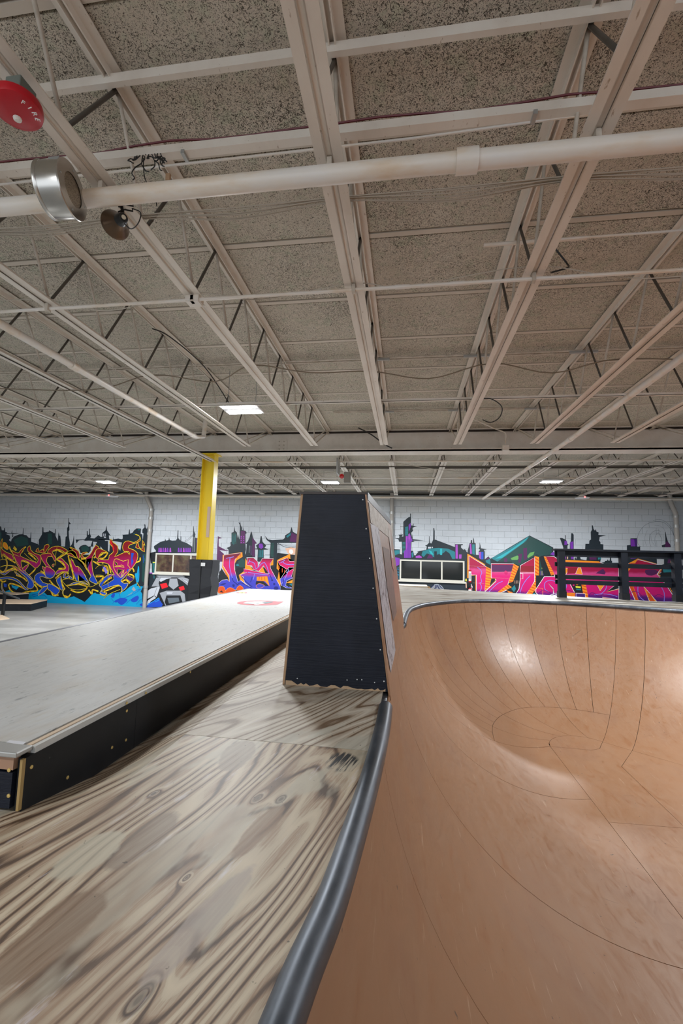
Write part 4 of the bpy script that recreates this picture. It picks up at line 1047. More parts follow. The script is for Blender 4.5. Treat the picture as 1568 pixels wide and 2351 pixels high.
# stepped boxes and grab rail on the floor at the left
def floor_box(label, px0, px1, ytop0, depth, dist, zt_, x1=None):
    a = onY(px0, ytop0, dist); b = onY(px1, ytop0, dist)
    t = thing('step_box', label, 'box', ((a.x+b.x)/2, dist, FZ))
    MB().box(a.x, b.x, dist, dist+depth, FZ, zt_-.02).obj('box_body', BLACK, t)
    MB().box(a.x, b.x+.01, dist-.01, dist+depth, zt_-.02, zt_).obj('top_board', EDGEW, t); adopt(t); return t
pr = onZ(70, 1403, FZ); d0 = pr.y
z_ = onY(70, 1385, d0).z
tt = thing('step_box', 'low black box with a pale wooden top on the floor at the far left', 'box', (pr.x-1.3, d0, FZ))
MB().hexa([(pr.x-3.2, d0-1.2, FZ), (pr.x, d0, FZ), (pr.x-.5, d0+1.3, FZ), (pr.x-3.7, d0+.3, FZ)], [(pr.x-3.2, d0-1.2, z_-.03), (pr.x, d0, z_-.03), (pr.x-.5, d0+1.3, z_-.03), (pr.x-3.7, d0+.3, z_-.03)]).obj('box_body', BLACK, tt)
MB().hexa([(pr.x-3.2, d0-1.21, z_-.03), (pr.x+.01, d0-.01, z_-.03), (pr.x-.5, d0+1.3, z_-.03), (pr.x-3.7, d0+.3, z_-.03)], [(pr.x-3.2, d0-1.21, z_), (pr.x+.01, d0-.01, z_), (pr.x-.5, d0+1.3, z_), (pr.x-3.7, d0+.3, z_)]).obj('top_board', EDGEW, tt); adopt(tt)
p2 = onY(38, 1364, d0+1.5)
tt = thing('step_box', 'taller black box with a pale top behind the low one at the far left', 'box', (p2.x-1.5, d0+2, FZ))
MB().box(p2.x-4, p2.x, d0+1.5, d0+2.1, FZ, p2.z-.03).obj('box_body', BLACK, tt); MB().box(p2.x-4, p2.x, d0+1.49, d0+2.1, p2.z-.03, p2.z).obj('top_board', EDGEW, tt); adopt(tt)
q0, q1 = onZ(6, 1413, FZ), None
yy = q0.y
hr = thing('grab_rail', 'black sloping grind rail on a square post at the far left edge', 'rail', (q0.x, yy, FZ))
ztop = onY(6, 1362, yy).z
MB().box(q0.x-.035, q0.x+.035, yy-.035, yy+.035, FZ, ztop).obj('post', BLKP, hr)
a_, b_ = onY(-30, 1346, yy), onY(44, 1375, yy)
MB().tube([a_, b_], .03, 10).obj('rail_tube', mat('rail_steel', (.10, .11, .12), .35, .5), hr, smooth=True); adopt(hr)
q = [onZ(*v, FZ) for v in ((-20, 1412), (2, 1412), (22, 1421), (-20, 1426))]
tag(MB().hexa([(v.x, v.y, FZ) for v in q], [(v.x, v.y, FZ+.02) for v in q]).obj('ramp_plate', EDGEW), 'flat tan wooden plate on the floor below the rail at the far left', 'board')

# ------------------------------------------------------------------ painted mural on the back wall
SEC = {'A': (0, 1180, 10.683), 'B': (110, 1180, 10.683), 'C': (220, 1180, 10.685), 'D': (330, 1180, 10.686), 'E': (490, 1180, 7.84),
       'F': (895, 1170, 8.2526), 'G': (1060, 1200, 7.84), 'H': (1230, 1200, 8.2526), 'I': (1400, 1190, 9.333)}
def wp(sec, x, y):
    ox, oy, s = SEC[sec]; p = onY(ox + x/s, oy + y/s, YW); return (p.x, p.z)
def pm(name, col, r=.5): return mat('paint_' + name, col, r)
def gradm(name, stops, z0, z1):
    m = mat('paint_' + name, rough=.45); t = NT(m)
    z = t.n('ShaderNodeSeparateXYZ', i={0: t.coord()}).outputs[2]
    f = t.math('DIVIDE', t.math('SUBTRACT', z, z0), z1 - z0)
    f = t.math('ADD', f, t.math('MULTIPLY', t.math('SUBTRACT', t.noise(t.coord(), 2.5, 3, .6), .5), .10))
    return t.out(t.ramp(f, stops))
zA0, zA1 = wp('B', 600, 1950)[1], wp('B', 600, 780)[1]
zE0, zE1 = wp('E', 700, 1350)[1], wp('E', 700, 700)[1]
zG0, zG1 = wp('G', 700, 1330)[1], wp('G', 700, 560)[1]
PMt = {'k': pm('black', (.006, .008, .012)), 'n': pm('night', (.010, .020, .030)), 't': pm('teal', (.012, .20, .24)), 'T': pm('bright_teal', (.02, .42, .48)),
      'd': pm('deep_green', (.010, .06, .055)), 'g': pm('leaf_green', (.14, .38, .10)), 'p': pm('purple', (.20, .03, .42)), 'v': pm('violet', (.38, .06, .50)), 'V': pm('plum', (.09, .01, .09)),
      'c': pm('sky_blue', (.0, .36, .66)), 'C': pm('cyan', (.01, .52, .85)), 'b': pm('blue', (.01, .07, .55)), 'B': pm('dark_blue', (.01, .015, .20)), 'i': pm('indigo', (.05, .008, .16)),
      'y': pm('yellow', (.95, .72, .03)), 'Y': pm('lemon', (.85, .85, .05)), 'o': pm('orange', (.95, .30, .01)), 'O': pm('red_orange', (.72, .08, .005)),
      'r': pm('dark_red', (.28, .004, .02)), 'R': pm('bright_red', (.80, .01, .02)), 'm': pm('magenta', (.62, .0, .14)), 'w': pm('white', (.80, .80, .84)), 'l': pm('lilac', (.26, .22, .80)),
      's': pm('steel_grey', (.34, .36, .40)), 'S': pm('light_grey', (.55, .58, .64)), 'z': pm('slate', (.12, .15, .18)), 'u': pm('peach', (.75, .45, .32)),
      'a': gradm('fade_red_blue', [(.0, (.01, .08, .62)), (.36, (.01, .07, .55)), (.46, (.38, .0, .16)), (.66, (.42, .0, .13)), (.84, (.26, .003, .02)), (1, (.25, .005, .01))], zA0, zA1),
      'e': gradm('fade_maroon_violet', [(.0, (.04, .05, .50)), (.33, (.06, .06, .55)), (.46, (.60, .0, .14)), (.72, (.66, .0, .12)), (.86, (.22, .0, .03)), (1, (.16, .0, .02))], zE0, zE1),
      'G': gradm('fade_red_pink', [(.0, (.03, .003, .14)), (.10, (.12, .003, .20)), (.17, (.60, .0, .16)), (.48, (.70, .0, .17)), (.60, (.66, .06, .24)), (.66, (.40, .0, .06)), (1, (.42, .0, .04))], zG0, zG1)}
ALLBB = []
class Art:
    def __init__(s, name): s.name = name; s.mb = MB(); s.mats = []; s.bb = ALLBB
    def _lay(s, pts):
        x0, x1 = min(p[0] for p in pts), max(p[0] for p in pts); z0, z1 = min(p[1] for p in pts), max(p[1] for p in pts); L = 1
        for a in s.bb:
            if a[0] < x1 and a[1] > x0 and a[2] < z1 and a[3] > z0: L = max(L, a[4]+1)
        s.bb.append((x0, x1, z0, z1, L)); return YW - .0015 - L*.0003
    def _m(s, c):
        if c not in s.mats: s.mats.append(c)
        s.mb.cur = s.mats.index(c)
    def P(s, sec, col, txt, smooth=0):
        v = [float(q) for q in txt.replace(',', ' ').split()]; pts = [wp(sec, v[i], v[i+1]) for i in range(0, len(v), 2)]
        if smooth: pts = spline(pts, smooth, True)
        y = s._lay(pts); s._m(col); s.mb.add([(x, y, z) for x, z in pts], [tuple(range(len(pts)))])
    def L(s, sec, col, wd, txt, k=4, closed=False, taper=False):
        v = [float(q) for q in txt.replace(',', ' ').split()]; pts = [wp(sec, v[i], v[i+1]) for i in range(0, len(v), 2)]
        if k: pts = spline(pts, k, closed)
        s._line(col, wd*.01675, pts, closed, taper)
    def _line(s, col, wd, pts, closed=False, taper=False):
        y = s._lay(pts); s._m(col); N = len(pts); vs = []
        for i in range(N):
            a = pts[(i-1) % N] if closed else pts[max(0, i-1)]; b = pts[(i+1) % N] if closed else pts[min(N-1, i+1)]
            dx, dz = b[0]-a[0], b[1]-a[1]; Ln = math.hypot(dx, dz) or 1; h = wd/2
            if taper: h *= (1 - i/(N-1)*.85)
            vs += [(pts[i][0]-dz/Ln*h, y, pts[i][1]+dx/Ln*h), (pts[i][0]+dz/Ln*h, y, pts[i][1]-dx/Ln*h)]
        fs = [(2*i, 2*i+1, (2*i+3) % (2*N), (2*i+2) % (2*N)) for i in range(N if closed else N-1)]
        s.mb.add(vs, fs)
    def G(s, sec, fill, out, wd, txt, smooth=0):     # filled shape with an outline
        s.P(sec, fill, txt, smooth)
        v = [float(q) for q in txt.replace(',', ' ').split()]; pts = [wp(sec, v[i], v[i+1]) for i in range(0, len(v), 2)]
        if smooth: pts = spline(pts, smooth, True)
        s._line(out, wd*.01675, pts, True)
    def D(s, sec, txt, wd=3.4, dash=3):        # yellow band with orange dashes
        v = [float(q) for q in txt.replace(',', ' ').split()]; pts = spline([wp(sec, v[i], v[i+1]) for i in range(0, len(v), 2)], 6)
        s._line('k', (wd+1.4)*.01675, pts); s._line('y', wd*.01675, pts)
        for i in range(1, len(pts)-dash+1, dash+1): s._line('O', wd*.45*.01675, pts[i:i+dash-1+1])
    def done(s):
        o = s.mb.obj(s.name, [PMt[c] for c in s.mats], wall); return o

# dark city, left
K = Art('painted_skyline')
K.P('A', 'n', '0 300,30 310,45 400,100 400,105 340,125 350,132 440,170 450,175 470,280 475,295 395,300 400,300 470,480 470,430 480,325 490,325 570,300 560,310 490,260 490,140 490,240 530,250 600,220 640,270 680,285 620,350 550,470 500,555 495,570 350,582 355,575 500,600 515,650 520,700 580,745 590,755 450,768 455,765 680,830 700,925 740,925 670,940 740,960 770,950 640,1030 500,1045 320,1065 330,1070 450,1120 450,1200 430,1205 400,1282 460,1282 950,0 1000')
K.P('B', 'n', '-120 470,30 460,35 400,90 430,150 470,170 470,175 370,190 370,190 540,245 660,250 560,265 445,285 540,305 530,320 650,330 790,420 800,435 560,470 545,470 350,500 300,505 100,518 100,520 190,565 245,525 255,530 400,510 420,515 560,540 700,545 800,590 740,620 650,635 510,645 640,640 780,690 880,700 990,-120 1050')
K.P('B', 'n', '680 630,900 625,955 560,955 415,975 415,985 520,1010 500,1015 360,1030 365,1035 490,1060 550,1040 590,1140 600,1240 520,1290 560,1400 560,1400 700,1290 700,1290 880,1230 900,1200 690,1110 680,1110 800,1050 800,1050 900,1000 960,800 960,760 840,800 790,870 760,920 755,1000 800,1050 790,1090 660,990 655,930 660,860 640,760 650,700 720')
K.P('C', 'n', '0 600,60 520,110 580,110 640,160 600,160 470,115 505,240 400,255 300,265 300,275 400,370 540,320 520,330 620,420 640,430 540,440 620,550 600,640 620,660 600,660 520,640 510,800 500,820 380,832 372,840 480,900 460,940 400,1000 355,1110 360,1100 490,1140 500,1150 640,1170 480,1140 460,1145 380,1195 330,1190 250,1215 260,1220 330,1255 370,1270 290,1280 400,1255 490,1300 590,1300 940,1340 960,1310 1060,1310 1340,1250 1700,1240 2300,1060 2300,900 1900,500 1100,100 1000,0 900,0 720,40 720,40 880,180 880,60 720,160 660,300 660,300 900,330 930,350 660,420 680,600 900,640 700,300 640')
for x0, y0, x1, y1 in ((185, 480, 210, 550), (230, 480, 245, 540), (200, 555, 250, 590), (560, 690, 590, 760)): K.P('C', 'S', '%d %d %d %d %d %d %d %d' % (x0, y0, x1, y0, x1, y1, x0, y1))
K.P('A', 'd', '0 440,40 460,40 600,10 640,0 650'); K.L('C', 't', 1.2, '920 490,960 480', 0); K.L('C', 't', 2, '1030 390,1080 385', 0)
K.P('C', 'p', '1235 700,1250 720,1280 860,1260 920,1235 880'); K.P('B', 'd', '0 480,100 480,100 740,0 740'); K.P('A', 'd', '330 640,520 540,680 600,700 760,420 800')
K.P('B', 'd', '820 800,960 780,1020 860,940 940,820 900'); K.P('C', 'd', '1150 980,1250 980,1250 1700,1130 1650')
K.L('C', 'b', 1.2, '1165 1020,1168 1200', 0); K.L('C', 't', .9, '1200 1080,1205 1150', 0)
# skyline over window and towers, centre left
K.P('D', 'n', '60 480,130 560,130 950,165 960,150 1130,130 1500,130 2300,60 2300')
K.P('D', 'n', '180 745,255 840,250 790,400 690,520 655,530 605,545 655,610 640,620 565,640 640,700 655,790 650,820 600,835 400,850 400,850 590,890 640,900 650,905 545,920 550,920 670,1050 710,1190 800,1200 640,1210 500,1218 300,1228 300,1235 420,1270 500,1255 580,1280 590,1410 590,1410 800,1470 800,1470 960,290 960,300 900')
K.P('D', 'k', '160 960,290 920,300 1460,250 1460,240 1250,170 1200'); K.P('D', 'd', '200 1160,300 1160,290 1600,200 1600')
K.P('D', 'n', '120 1460,1340 1460,1340 2100,1000 2300,100 2300')
for x in (380, 425, 480, 535, 590, 655, 860, 920, 985, 1040, 1090, 1140): K.P('D', 'v' if x % 2 else 'p', '%d 830,%d 830,%d 935,%d 935' % (x-14, x+10, x+22, x-26))
K.P('D', 'V', '1285 600,1405 600,1400 940,1290 940'); K.P('D', 't', '1300 650,1350 640,1350 720,1310 730'); K.L('D', 'w', .5, '1215 560,1205 930', 0); K.L('D', 'w', .5, '1245 570,1240 930', 0)
K.L('D', 'n', .5, '920 670,1010 660,1120 590,1210 500'); K.L('D', 'n', .5, '990 700,1100 640,1180 560,1215 510')
K.L('D', 'T', 1.0, '250 1200,255 1580', 0); K.L('D', 'v', 2.5, '110 1450,240 1450', 0); K.P('D', 'Y', '225 1180,290 1180,290 1200,225 1200')
K.P('E', 'V', '80 400,100 410,155 435,95 445,95 580,130 600,215 645,270 650,275 660,215 665,110 650,190 720,180 860,60 860,70 560')
K.P('E', 'n', '240 610,290 590,310 570,305 510,325 500,325 340,365 325,378 215,390 300,425 340,425 440,440 355,455 420,470 460,475 200,450 150,475 160,480 125,492 200,515 250,515 290,530 290,532 215,545 300,575 300,600 345,578 360,578 540,585 640,575 700,590 760,640 1000,560 1200,400 1200,380 760,270 760,275 650')
K.P('E', 'd', '330 345,415 345,415 540,330 540'); K.P('E', 'V', '495 305,570 305,570 535,480 535'); K.P('E', 't', '400 920,430 895,510 905,515 935,425 940'); K.P('E', 'd', '440 860,520 800,570 850,560 960,470 960')
for x in (500, 545):
    for y in (405, 435, 475, 515): K.P('E', 'v', '%d %d,%d %d,%d %d,%d %d' % (x-9, y-9, x+9, y-9, x+9, y+9, x-9, y+9))
for x, y0, y1 in ((340, 370, 540), (370, 390, 560), (395, 370, 500)): K.L('E', 't', .8, '%d %d,%d %d' % (x, y0, x-4, y1), 0)
K.P('E', 'n', '575 535,620 490,650 420,670 340,683 310,695 340,710 420,740 480,785 525,750 540,750 780,580 780,600 540'); K.P('E', 'V', '700 420,780 525,745 540,740 770,700 770,700 540'); K.L('E', 'v', .8, '675 570,680 740', 0); K.L('E', 'S', .6, '648 570,640 700', 0)
K.P('E', 'n', '765 570,830 520,852 400,868 400,885 500,950 570,920 610,980 632,980 640,905 645,905 860,790 860,800 640,740 635,740 625,790 620'); K.P('E', 'p', '820 535,880 535,900 600,860 630,815 600')
for x in (822, 840, 858, 876, 893): K.L('E', 'T', .7, '%d 650,%d 780' % (x, x-4), 0)
K.P('E', 'n', '925 390,960 430,985 460,1060 470,1250 460,1285 430,1290 385,1380 330,1405 230,1430 320,1540 385,1540 520,1150 520,1145 780,1180 1200,1000 1000,1010 800,1030 520,960 470'); K.P('E', 'd', '1040 520,1090 520,1080 780,1030 760'); K.P('E', 'V', '1410 330,1530 400,1530 510,1370 500'); K.P('E', 't', '1310 400,1390 340,1390 380,1330 430')
for y in (545, 630, 735): K.L('E', 'n', .6, '930 %d,1210 %d' % (y, y+4), 0)
K.L('E', 'n', .5, '1150 520,1260 560,1400 578,1530 570'); K.L('E', 'n', 1.0, '1160 530,1280 590,1400 600,1530 590'); K.L('E', 'k', .7, '1165 530,1165 820', 0); K.L('E', 'k', .7, '1185 560,1182 820', 0)
K.P('E', 'u', '1290 620,1400 600,1500 620,1490 700,1420 750,1340 710'); K.P('E', 'w', '1370 640,1420 640,1440 690,1400 730,1360 690')
K.P('E', 'k', '100 900,160 1000,200 1060,270 1160,100 1220'); K.P('E', 'S', '115 870,145 870,140 1000,110 1040')
K.P('E', 'n', '1460 1000,1480 1350,1300 1350,1180 1280')
# tower and dome, right of the box
K.P('F', 'n', '255 230,345 150,385 135,385 75,402 75,400 240,405 300,440 300,440 265,450 265,450 310,520 318,465 330,430 345,430 370,440 400,405 440,420 520,430 450,432 560,560 575,645 582,540 588,440 590,470 612,410 615,405 780,440 780,460 860,480 870,540 800,510 795,690 760,700 700,665 680,700 670,740 630,742 505,750 505,755 630,790 640,820 570,825 350,840 350,850 410,850 570,870 570,900 585,1010 625,1180 690,1235 710,1235 655,1385 655,1380 675,1350 680,1350 720,1400 770,1460 830,1470 960,1420 1600,130 1600,60 900,65 750,190 755,190 840,230 850,225 610,175 610,160 560,85 545,175 540,180 500,160 475,250 470,225 510,255 510')
K.P('F', 't', '290 330,345 320,345 490,290 490'); K.P('F', 'd', '232 620,300 600,300 760,240 850'); K.P('F', 't', '80 770,185 765,185 830,90 870')
for y in range(340, 490, 22): K.L('F', 'n', .35, '290 %d,345 %d' % (y, y), 0)
for y in range(625, 840, 24): K.L('F', 'T', .45, '238 %d,292 %d' % (y, y), 0)
K.P('F', 'p', '300 500,345 505,370 440,395 500,430 590,395 620,400 915,270 915,270 790,300 760'); K.P('F', 'v', '305 510,330 505,330 700,305 780'); K.P('F', 'v', '350 470,375 450,385 560,355 640'); K.P('F', 'p', '355 290,395 250,395 330,360 420')
for x in (300, 330, 350, 375): K.L('F', 'i', .4, '%d 560,%d 910' % (x, x), 0)
K.P('F', 'p', '90 900,190 920,180 1040,110 1080'); K.P('F', 'v', '490 880,560 865,610 900,600 915,490 915'); K.P('F', 't', '410 830,440 790,450 880,420 915')
K.P('F', 't', '620 790,760 740,920 725,1100 740,1235 800,1235 935,1180 935,1130 840,1060 790,1000 830,900 850,860 920,740 840,700 830,640 900,600 860'); K.P('F', 'T', '735 770,790 790,830 860,780 850')
K.P('F', 'T', '950 740,990 740,990 860,950 860'); K.P('F', 'n', '840 790,890 790,890 925,840 925'); K.P('F', 'V', '700 925,740 850,790 850,820 925'); K.P('F', 'n', '1000 840,1060 780,1130 830,1180 925,1000 925')
K.P('F', 'v', '1245 665,1285 665,1290 930,1245 930'); K.P('F', 'v', '1310 850,1360 850,1355 930,1310 930'); K.P('F', 'S', '722 705,785 705,780 735,722 740'); K.P('F', 'S', '800 700,818 712,812 730,796 728')
K.L('F', 'n', .6, '1400 765,1450 772,1520 750'); K.L('F', 'n', .7, '195 327,260 327', 0); K.L('F', 'n', .6, '212 440,212 500', 0)
for y in (1110, 1140, 1170, 1200, 1230, 1260, 1300): K.L('F', 'c', .8, '140 %d,175 %d' % (y, y-6), 0)
K.P('F', 'Y', '1430 1320,1470 1320,1470 1360,1430 1360'); K.P('F', 'u', '1435 1380,1465 1380,1460 1480,1440 1480')
# towers and green peak
K.P('G', 'n', '140 370,160 365,165 315,185 310,190 365,205 365,205 265,218 290,228 365,250 370,255 580,305 585,305 515,330 490,305 465,322 440,325 350,335 400,345 460,450 480,400 490,415 520,415 660,480 605,515 650,600 600,850 450,1220 230,1568 410,1568 900,1500 1330,1000 1330,900 1100,60 1100,60 480,100 540')
K.P('G', 'd', '680 560,1220 240,1568 430,1568 700,1400 1100,1000 1150,900 700,650 700'); K.P('G', 't', '530 640,860 460,1215 240,1160 330,1000 450,790 600,640 700'); K.P('G', 'T', '600 650,880 490,1200 260,1100 370,880 520,720 640')
K.P('G', 'g', '880 640,1000 590,1050 620,1000 670,900 670'); K.P('G', 'g', '1180 600,1230 540,1310 520,1290 580,1190 640'); K.P('G', 'g', '1400 600,1440 560,1460 640,1410 680'); K.P('G', 'Y', '450 740,495 730,500 780,460 780'); K.P('G', 'Y', '1440 800,1475 800,1475 830,1440 830')
K.P('G', 'V', '1105 460,1175 450,1175 650,1120 680'); K.P('G', 'V', '1020 560,1090 560,1060 720,1020 720'); K.P('G', 'V', '760 640,820 640,820 710,765 710'); K.P('G', 'V', '430 660,480 615,500 660')
K.P('G', 'v', '145 385,170 375,185 560,150 560'); K.P('G', 't', '190 390,235 390,235 580,190 560'); K.P('G', 'v', '310 525,345 525,345 660,315 640'); K.P('G', 'b', '350 525,390 525,390 660,350 660'); K.P('G', 't', '430 680,510 650,520 760,440 740')
K.P('G', 'n', '60 480,30 480,60 560,60 1300,110 1300,110 560'); K.P('G', 'Y', '65 1010,100 1010,100 1055,65 1055'); K.P('G', 'u', '65 1080,98 1080,95 1170,75 1180')
for x in (950, 985, 1010): K.L('G', 'u', .9, '%d 1040,%d 1100' % (x, x), 0)
for i, x in enumerate(range(1420, 1568, 24)): K.L('G', 'u' if i % 2 else 'p', .9, '%d 870,%d 950' % (x, x), 0)
K.P('G', 't', '900 1150,960 1130,960 1230,900 1230'); K.P('G', 'C', '1545 880,1562 880,1562 940,1545 940')
# skyline behind the rail
K.P('H', 'n', '455 290,500 290,560 320,550 240,565 235,570 320,600 400,620 410,600 440,600 560,645 560,645 380,665 350,670 200,700 200,718 230,718 700,735 700,735 660,760 660,760 700,780 640,820 595,840 650,850 690,940 710,960 710,970 640,930 570,940 400,1010 400,1015 340,1045 320,1040 180,1065 130,1060 50,1080 50,1095 120,1120 150,1135 120,1150 170,1190 185,1185 230,1335 245,1210 270,1200 340,1225 370,1225 405,1280 410,1280 570,1240 640,1220 750,1300 750,1310 725,1350 720,1360 690,1375 720,1400 720,1410 620,1425 620,1430 720,1445 725,1445 760,1568 760,1568 900,300 900,300 640,0 620,0 300,330 470,330 560,520 560,520 470')
K.P('H', 'd', '0 310,310 480,300 600,100 640,60 620,0 600'); K.P('H', 'p', '545 340,590 350,600 420,540 420'); K.P('H', 'p', '650 370,710 355,715 690,670 690'); K.P('H', 'v', '530 570,570 570,570 690,535 690'); K.P('H', 'u', '590 570,615 570,610 690,592 690'); K.P('H', 'p', '1080 580,1150 580,1130 650,1080 640'); K.P('H', 'p', '270 600,330 550,400 620,330 620'); K.P('H', 't', '1170 590,1200 580,1240 690,1180 700'); K.P('H', 'V', '1010 640,1150 660,1150 700,1020 700')
K.P('I', 'n', '365 580,440 570,440 430,580 425,590 610,650 600,650 750,750 750,920 870,920 760,1000 760,1010 1000,1100 1000,1160 980,1160 750,1380 750,1380 980,1390 1300,1440 1800,1000 1800,280 1300,270 950,370 850,365 760'); K.P('I', 'p', '445 440,540 450,560 600,450 600'); K.P('I', 'i', '520 440,580 440,585 600,540 600'); K.P('I', 'p', '480 760,740 760,740 810,600 860,440 870,480 800'); K.P('I', 'n', '1185 300,1195 290,1215 400,1250 510,1300 570,1305 620,1120 620,1110 580,1190 550')
K.P('I', 'V', '1190 520,1230 490,1290 570,1290 615,1180 615'); K.P('I', 't', '1230 770,1330 770,1300 850,1230 860'); K.P('I', 'V', '1260 860,1370 830,1370 960,1230 960'); K.P('I', 'Y', '1300 910,1335 910,1335 960,1305 960'); K.P('I', 't', '1120 1080,1380 1080,1400 1230,1110 1230'); K.P('I', 'Y', '1150 1180,1180 1180,1175 1230,1155 1230'); K.P('I', 'g', '1305 1130,1340 1130,1330 1200,1300 1200'); K.P('I', 'Y', '1370 1460,1410 1460,1400 1620,1380 1580'); K.P('I', 'Y', '1410 1180,1435 1180,1430 1230,1412 1230')
K.L('I', 'z', .55, '660 610,600 540,590 420,640 280,740 160,880 90,1060 70,1200 120,1310 240,1380 400,1390 520,1370 590'); K.L('I', 'z', .5, '920 50,1040 22,1150 50,1280 150,1350 280,1390 440'); K.L('I', 'z', .35, '960 150,1060 160,1150 220,1190 300'); K.L('I', 'z', .45, '885 615,850 520,850 410,890 320,970 265,1050 265,1090 290'); K.L('I', 'z', .45, '990 610,965 500,970 400,1010 330,1050 320,1090 400,1110 470,1090 560'); K.L('I', 'z', .3, '790 590,755 500,755 380,800 255'); K.L('I', 'z', .3, '970 590,900 500,880 380')
K.L('I', 'z', .3, '1290 60,1295 590', 0); K.L('I', 'z', .25, '1040 230,1050 330', 0)
K.done()

# left piece: cyan splash, black ground, lettering
A_ = Art('painted_lettering')
A_.P('A', 'c', '300 1850,500 1850,800 1800,1282 1850,1282 2310,800 2240,430 2150,330 2050'); A_.P('B', 'c', '-20 1850,400 1850,900 1850,1282 1850,1282 2360,0 2310')
A_.P('C', 'c', '0 1900,300 1850,700 1700,800 1500,1010 1450,1040 1270,1060 1300,1070 1480,1060 1640,1000 1760,1160 1780,1100 1900,1140 1960,1140 2150,1200 2290,0 2250')
A_.P('A', 'k', '0 1000,100 950,1282 900,1282 1990,1160 1990,1000 1850,700 1950,480 1980,340 1950,230 1880,100 1960,0 1900'); A_.P('B', 'k', '0 1000,300 880,900 1000,1282 1000,1282 1900,1100 1950,1000 2060,900 2160,840 2120,640 2020,480 2060,200 2030,0 1980')
A_.P('C', 'k', '0 950,300 1000,500 1000,960 1250,960 1500,1000 1700,840 1780,700 1900,400 1950,200 1990,0 1950')
A_.P('A', 'b', '90 1700,170 1720,160 1800,100 1790'); A_.P('A', 'c', '280 1740,470 1790,400 1860,300 1800'); A_.P('A', 'c', '130 1900,250 1860,330 1940,200 1960')
for t in ('540 2160,640 2060,780 2100,700 2200,620 2230', '450 2140,600 2060,640 2080,520 2170', '860 2100,1000 2010,1060 2050,1000 2150,900 2160', '370 2020,450 1930,470 1990,430 2060', '1070 2230,1160 2190,1200 2280'): A_.P('C', 'b', t, 3)
for t in ('380 2070,420 2120,440 2170,400 2190', '480 1960,560 1940,600 2050', '1000 1650,1040 1560,1050 1400', '700 2060,900 1980,1100 1850', '740 2200,860 2100,1040 2000', '990 2220,1090 2110,1140 2080', '860 1960,980 1880,1100 1840'): A_.L('C', 'b', 1.0, t)
for t in ('780 1990,900 1960,960 1950', '820 2030,950 1990'): A_.L('A', 'b', 1.6, t)
A_.L('A', 'b', 1.2, '980 1990,1080 1990,1150 2050'); A_.P('C', 's', '880 1850,930 1780,990 1870,940 1900'); A_.P('C', 's', '760 2010,930 1900,870 1960')
# dashed drop bands
for sec, txt in (('A', '70 1000,150 1060,260 1130,380 1200'), ('A', '540 1150,640 1180,780 1240,870 1340,720 1500'), ('A', '540 940,600 830,640 810'), ('A', '700 960,820 1060,880 1120'), ('A', '10 1380,60 1420,200 1380,340 1330,420 1400'),
                 ('A', '400 1500,560 1560,660 1650'), ('A', '210 1590,380 1620,520 1720,600 1830'), ('A', '600 1830,400 1740,250 1710,220 1780,300 1900,480 1960,620 1920,740 1900,920 1870,850 1720'), ('A', '0 1620,80 1660,150 1640'), ('A', '840 1660,960 1760,1030 1800'),
                 ('A', '1000 1400,1100 1460,1180 1560'), ('A', '330 830,400 900'), ('A', '230 800,270 900,330 960'), ('B', '130 910,240 890,380 960'), ('B', '200 1110,330 1190,430 1320,260 1340'), ('B', '230 1110,400 1000,560 920,680 970'), ('B', '500 1020,540 1200,600 1400,640 1600'),
                 ('B', '760 1320,840 1420,920 1540,900 1600,790 1620,770 1400'), ('B', '820 1100,960 1100,1040 1030'), ('B', '1110 1160,1200 1210,1282 1260'), ('B', '1130 1080,1200 1020,1282 990'), ('B', '190 1580,300 1480,460 1400,500 1480'), ('B', '320 1560,350 1700,420 1850'), ('B', '40 1620,140 1740,280 1840'),
                 ('B', '460 1760,640 1730,800 1730,960 1790,860 1900,700 1920,560 1860'), ('B', '80 1900,140 2000,260 1990'), ('B', '400 2000,500 2030,560 1960'), ('B', '1000 1860,1080 1960,1100 1860,1240 1900'), ('B', '1180 1520,1282 1530'),
                 ('C', '60 1060,200 960,290 960,200 1080,100 1090'), ('C', '150 1200,300 1200,370 1440'), ('C', '440 1160,600 1150,700 1210'), ('C', '460 1330,600 1300,700 1340'), ('C', '0 1540,190 1540,90 1660'), ('C', '150 1750,240 1630,420 1530,440 1600,300 1680'), ('C', '200 1900,340 1850,540 1760,640 1790,640 1900'),
                 ('C', '100 1960,220 1990,270 1930'), ('C', '640 1660,740 1620,840 1700'), ('C', '790 1480,900 1500,940 1560'), ('C', '760 1240,900 1330,940 1420'), ('C', '980 1190,1080 1150,1090 1070'), ('C', '240 1400,170 1380,260 1270,300 1480')): A_.D(sec, txt)
